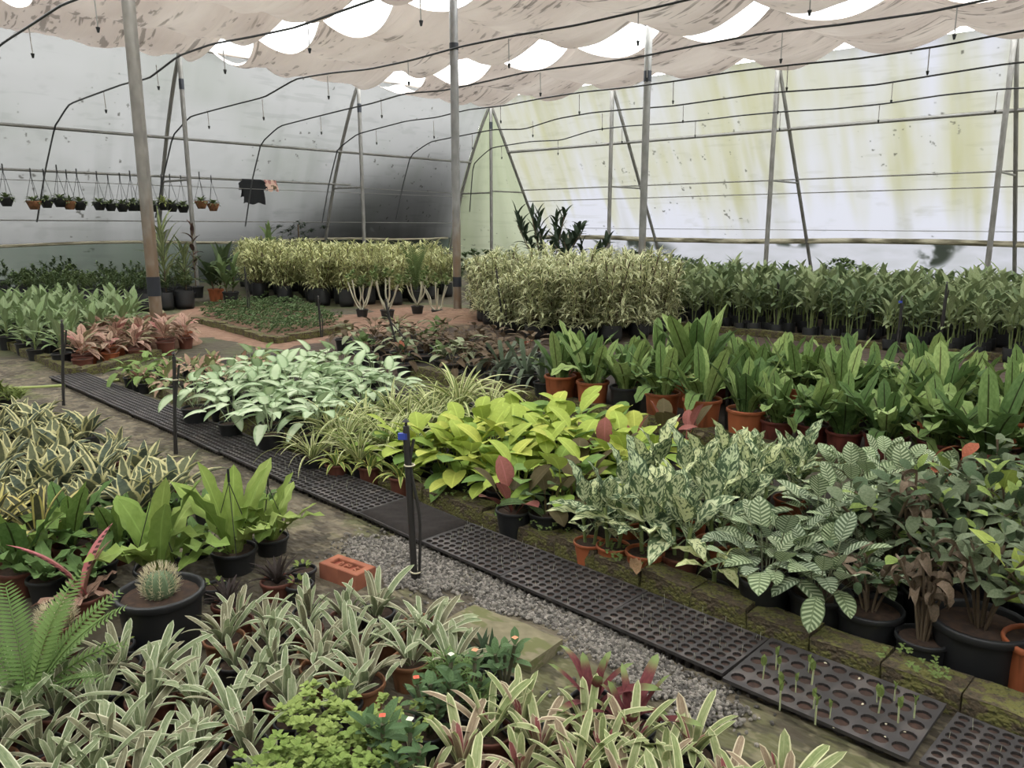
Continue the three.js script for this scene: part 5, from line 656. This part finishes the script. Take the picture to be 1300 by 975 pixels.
// larger foliage plants against the walls
function broad(name, label, cat, u, v, L, W, n, h, mat, o = {}) { const [x, z] = ground(u, v), t = thing(name, label, cat, [x, 0, z], rnd() * TAU), y = o.noPot ? 0.02 : addPot(t, o.pot ?? 'black', o.R ?? 0.16, 0.24), gs = [0.5, 1.0, 1.6].map((a) => leafGeo({ L, W, a0: 0.15, a1: a, prof: o.prof ?? P.lance, segs: 6, fold: 0.35 })); for (let b = 0; b < (o.stems ?? 1); b++) { const bx = o.stems > 1 ? Math.sin(b * 2.4) * (o.spread ?? 0.2) : 0, bz = o.stems > 1 ? Math.cos(b * 2.4) * (o.spread ?? 0.2) : 0, top = h * (o.stems > 1 ? rr(0.65, 1) : 1); mesh('stem', rod([bx * 0.2, 0.05, bz * 0.2], [bx, top, bz], 0.014, 6), stemBrown, t); for (let i = 0; i < n; i++) { const k = i / n, l = mesh('leaf', pick(gs), mat, t); l.rotation.order = 'YXZ'; l.rotation.set(lerp(-0.1, 0.6, k) + rr(-0.1, 0.1), i * 2.399 + b, 0); l.position.set(lerp(bx, bx * 0.2, k * 0.8), lerp(top, Math.max(0.25, top * (o.low ?? 0.35)), k), lerp(bz, bz * 0.2, k * 0.8)); l.scale.setScalar(rr(0.8, 1.1)); } } return t; }
const dgreen = plain([82, 100, 66], [58, 74, 48], [104, 120, 84]), mgreen = plain([112, 134, 82], [84, 106, 60], [140, 156, 106]), striped = leafMat((e, v, u) => mix3(mix3([150, 158, 104], [112, 124, 78], grain(u, v)), [84, 100, 64], smoothstep(e, 0.5, 0.7))), darkest = plain([58, 72, 54], [42, 54, 40], null), reddish = plain([86, 62, 58], [64, 46, 46], null);
broad('corn_plant', 'tall corn plant with drooping striped leaves behind the taped pole', 'plant', 213, 392, 0.62, 0.05, 46, 1.25, striped, { low: 0.35 });
broad('corn_plant', 'second drooping striped corn plant beside the leafy one', 'plant', 238, 388, 0.5, 0.05, 34, 0.95, striped, { low: 0.35 });
broad('rubber_plant', 'dark purple-leaved plant standing before the wall post', 'plant', 250, 378, 0.3, 0.09, 12, 1.4, reddish);
broad('broad_leaf_plant', 'large glossy broad-leaved plant in an orange pot on the red path', 'plant', 275, 382, 0.6, 0.14, 16, 0.75, dgreen, { pot: 'orange', low: 0.3, stems: 2, spread: 0.2 });
broad('broad_leaf_plant', 'light green broad-leaved plant beside the cream dracaenas', 'plant', 294, 386, 0.36, 0.1, 16, 0.7, mgreen, { low: 0.3, stems: 2, spread: 0.15 });
broad('broad_leaf_plant', 'green broad-leaved plant rising behind the cream dracaenas', 'plant', 345, 366, 0.5, 0.12, 16, 1.2, mgreen, { low: 0.5 });
broad('tall_dark_shrub', 'tall dark glossy shrub standing in the greenish corner', 'shrub', 695, 355, 0.5, 0.12, 15, 1.75, darkest, { stems: 9, spread: 0.95, noPot: true, low: 0.35 });
broad('tall_dark_shrub', 'dark broad-leaved shrub beside the corner shrub', 'shrub', 738, 358, 0.4, 0.13, 12, 1.15, darkest, { stems: 6, spread: 0.7, noPot: true, low: 0.3 });
broad('spiky_cordyline', 'dark spiky cordyline by the far wall post', 'plant', 1275, 352, 0.7, 0.035, 60, 0.9, plain([66, 54, 56], [48, 40, 42], null), { low: 0.5, prof: P.blade });
const far = [[560, 372, 'dark leafy bush between the two dracaena thickets', 0.7], [605, 366, 'dark leafy bush under the greenish corner', 0.75], [640, 362, 'round dark bush left of the tall corner shrub', 0.7], [665, 370, 'low dark bush in front of the tall corner shrub', 0.6], [770, 365, 'feathery dark bush right of the corner shrub', 0.75], [805, 362, 'dark bush behind the dense bed pole', 0.7], [838, 362, 'low dark bush at the start of the dense bed', 0.6], [870, 358, 'dark bush behind the dense bed by the mould patch', 0.45], [1066, 362, 'round bright green bush behind the dense bed', 0.5], [430, 362, 'dark bush behind the cream dracaenas', 0.9], [500, 360, 'dark bush behind the feathery dracaenas', 0.85], [545, 362, 'dark bush near the rusty pole', 0.8]];
{ const g = small(0.13, 0.05, 0.3, 1.2, P.lance, 3); for (const [u, v, lab, h] of far) { const [x, z] = ground(u, v), t = thing('background_bush', lab, 'bush', [x, 0, z]), l = []; mesh('stem', rod([0, -0.02, 0], [0, h * 0.7, 0], 0.02, 6), stemBrown, t); for (let b = 0; b < 60; b++) { const a = rnd() * TAU, e = rnd(), r = 0.55 * Math.sqrt(1 - e * e * 0.8) * Math.sqrt(rnd()); whorl(l, g, 7, Math.sin(a) * r, 0.12 + h * (0.2 + 0.8 * e), Math.cos(a) * r, { s0: 0.8, s1: 1.3 }); } mass(t, 'foliage', l, lab.includes('bright') ? mgreen : dgreen); } }
{ const t = thing('layered_dark_shrub', 'flat layered dark shrub against the grey wall right of the black shirt', 'shrub', (() => { const d = ray(382, 352), k = -18.1 / d[2]; return [d[0] * k, 0, -18.1]; })()), l = []; mesh('stem', rod([0, -0.02, 0], [0, 1.5, 0], 0.02, 6), stemBrown, t); for (let b = 0; b < 46; b++) { const a = rnd() * TAU, r = 0.9 * Math.sqrt(rnd()); whorl(l, small(0.16, 0.045, 1.0, 1.6, P.lance, 3), 8, Math.sin(a) * r, 1.1 + 0.16 * (b % 4) - 0.2 * r, Math.cos(a) * r * 0.5); } mass(t, 'foliage', l, darkest); }
{ const t = thing('feathery_palm', 'feathery green cycad standing in the cream dracaenas', 'plant', (() => { const [x, z] = ground(528, 384); return [x, 0, z]; })()); addPot(t, 'black', 0.15, 0.24); const f = frond(0.9, 26, 0.13, 0.12, 0.5); for (let i = 0; i < 7; i++) { const m = mesh('frond', f, plain([112, 132, 78], [84, 104, 58], null), t); m.rotation.y = i * 0.9; m.position.y = 0.22; } }

// hanging pots on the wire
{ const kinds = ['black', 'tan'].map((c) => { const t = proto('hanging_pot', c === 'black' ? 'black hanging bowl of leafy green on wires before the grey wall' : 'brown hanging bowl of leafy green on wires before the grey wall', 'hanging pot', `${c === 'tan' ? 'brown' : c} hanging bowls`); const g = new THREE.LatheGeometry([[0.001, 0], [0.07, 0], [0.125, 0.13], [0.13, 0.15], [0.122, 0.15], [0.11, 0.12]].map((p) => new THREE.Vector2(...p)), 16); mesh('bowl', g, potMats[c], t); mesh('soil', new THREE.CircleGeometry(0.112, 12).rotateX(-Math.PI / 2).translate(0, 0.13, 0), potSoil, t); mesh('hanger', join([0, 1, 2].map((i) => rod([Math.sin(i * 2.09) * 0.12, 0.14, Math.cos(i * 2.09) * 0.12], [0, 0.6, 0], 0.004, 4)).concat([rod([0, 0.58, 0], [0, 0.72, 0], 0.012, 5)])), pipeMat, t); const l = []; whorl(l, small(0.19, 0.042, 0.2, 1.4), 44, 0, 0.13, 0, { in: -0.2, out: 0.9 }); mass(t, 'foliage', l, plain([128, 144, 94], [98, 116, 70], null)); return t; });
  const lush = proto('hanging_pot', 'black hanging bowl overflowing with bright yellow-green leaves', 'hanging pot'); { for (const c of kinds[0].children.slice(0, 3)) lush.add(c.clone()); const l = []; whorl(l, small(0.24, 0.045, 0.1, 1.3), 50, 0, 0.13, 0, { in: -0.3, out: 0.9 }); mass(lush, 'foliage', l, plain([196, 204, 120], [166, 178, 96], null)); }
  const onZ = (u, v, z) => { const d = ray(u, v), t = z / d[2]; return [d[0] * t, EYE + d[1] * t]; };
  for (const [u, v, k] of [[9, 262, 0], [44, 266, 1], [60, 264, 0], [77, 263, 0], [89, 266, 1], [102, 267, 0], [127, 267, 0], [141, 268, 0], [156, 269, 0], [169, 268, 0], [179, 268, 0], [195, 269, 0], [208, 267, 2], [219, 269, 0], [233, 270, 0], [256, 265, 1], [271, 268, 1]]) { const [x, y] = onZ(u, v, -18.75); put(k === 2 ? lush : kinds[k], x, -18.75, { y, s: rr(1.1, 1.25) }); }
  tag(mesh(numbered('hanging_wire'), rod([X0, 2.42, -18.75], [WX - 0.2, 2.38, -18.75], 0.008, 5), steel, scene), 'wire that carries the hanging bowls along the grey wall', 'wire');
}
// clothes drying on the rail
{ const zr = outL(2.6) + 0.1, drape = (w, h, mat, name, label, x, sl) => { const g = sheet(14, 24, (u, v) => { const s = v * 2 - 1, side = s < 0 ? -1 : 1, d = Math.max(0, Math.abs(s) - 0.06) * h * (s < 0 ? 0.75 : 1), flare = 1 + 0.12 * Math.abs(s); return [(u - 0.5) * w * flare + 0.02 * Math.sin(v * 9), 2.652 - d + 0.025 * Math.sin(u * 11) * Math.abs(s), zr + side * Math.min(0.042, Math.abs(s) * 0.8) + 0.02 * Math.sin(u * 13 + s) * Math.abs(s)]; }); const t = new THREE.Group(); t.name = name; tag(t, label, 'clothing'); t.position.set(x, 0, 0); scene.add(t); mesh('cloth', g, mat, t); if (sl) for (const s of [-1, 1]) mesh('sleeve', sheet(5, 8, (u, v) => [s * (w * 0.46 + 0.15 * v), 2.64 - 0.1 * v - u * (0.24 - 0.06 * v) , zr + 0.05 + 0.012 * Math.sin(u * 8 + v * 4)]), mat, t); return t; };
  const P1 = (u) => { const d = ray(u, 235); return d[0] * zr / d[2]; };
  drape(0.56, 0.66, std({ color: rgb(28, 29, 31), roughness: 0.95, side: THREE.DoubleSide }), 'black_shirt', 'black shirt hung over the wall rail to dry', P1(320), true);
  drape(0.34, 0.3, std({ roughness: 0.9, side: THREE.DoubleSide, map: texture(64, 64, (u, v) => mix3(mix3([216, 182, 164], [180, 128, 122], smoothstep(fbm(u * 5, v * 5, 2), 0.45, 0.55)), [96, 84, 62], smoothstep(fbm(u * 6 + 9, v * 6, 2), 0.62, 0.68))) }), 'pink_cloth', 'small pink patterned cloth hung beside the black shirt', P1(343), false);
}
// trees outside, seen only as shade on the sheeting
{ const crown = plain([58, 74, 46], [52, 70, 42], null, { through: 0.05 }), bark = stemBrown;
  for (const [x, z, h, r, lab] of [[17.6, -21.6, 5.4, 1.5, 'dense tree just outside the dark end of the grey wall'], [14.6, -21.9, 4.6, 1.7, 'tree outside the grey wall past the shirt'], [11.4, -22.4, 4.0, 1.8, 'tree outside the grey wall behind the shirt'], [7.6, -23.4, 3.4, 2.0, 'low tree outside the grey wall behind the hanging bowls'], [3.2, -22.6, 5.6, 1.3, 'slender tree outside the far end of the grey wall'], [22.6, -23.4, 3.6, 1.5, 'tree outside beyond the greenish corner']]) {
    const t = thing('outside_tree', lab, 'tree', [x, -0.06, z]); mesh('trunk', cyl(0.14, 0.09, h * 0.6, 8), bark, t); const l = [], g = leafGeo({ L: 0.5, W: 0.3, a0: 0.6, a1: 1.5, prof: P.oval, segs: 2, across: 1 }); for (let b = 0; b < 420; b++) { const a = rnd() * TAU, e = rnd() * 2 - 1, q = r * Math.cbrt(rnd()); whorl(l, g, 3, Math.sin(a) * q * Math.sqrt(1 - e * e), h * 0.52 + e * q * (h * 0.48 / r), Math.cos(a) * q * Math.sqrt(1 - e * e)); } mass(t, 'crown', l, crown); }
  const hedge = thing('outside_hedge', 'dense dark hedge pressed against the outside of the grey wall near the corner', 'hedge', [15.5, -0.06, -20.55]), hl = [], hg = leafGeo({ L: 0.34, W: 0.2, a0: 0.6, a1: 1.5, prof: P.oval, segs: 2, across: 1 }); mesh('stem', rod([0, 0, 0], [0, 1.4, 0], 0.04, 6), bark, hedge); for (let b = 0; b < 2200; b++) { const x = rr(-5.5, 3.6), top = 1.3 + 3.2 * smoothstep(x, -5, 2.5) + 0.7 * (fbm(x * 1.3, 3, 2) - 0.5), y = top * Math.sqrt(rnd()); whorl(hl, hg, 3, x, y, -0.35 * rnd() + 0.62 * (y / 3), { s0: 0.8, s1: 1.3 }); } mass(hedge, 'foliage', hl, crown); }

renderer.render(scene, camera);
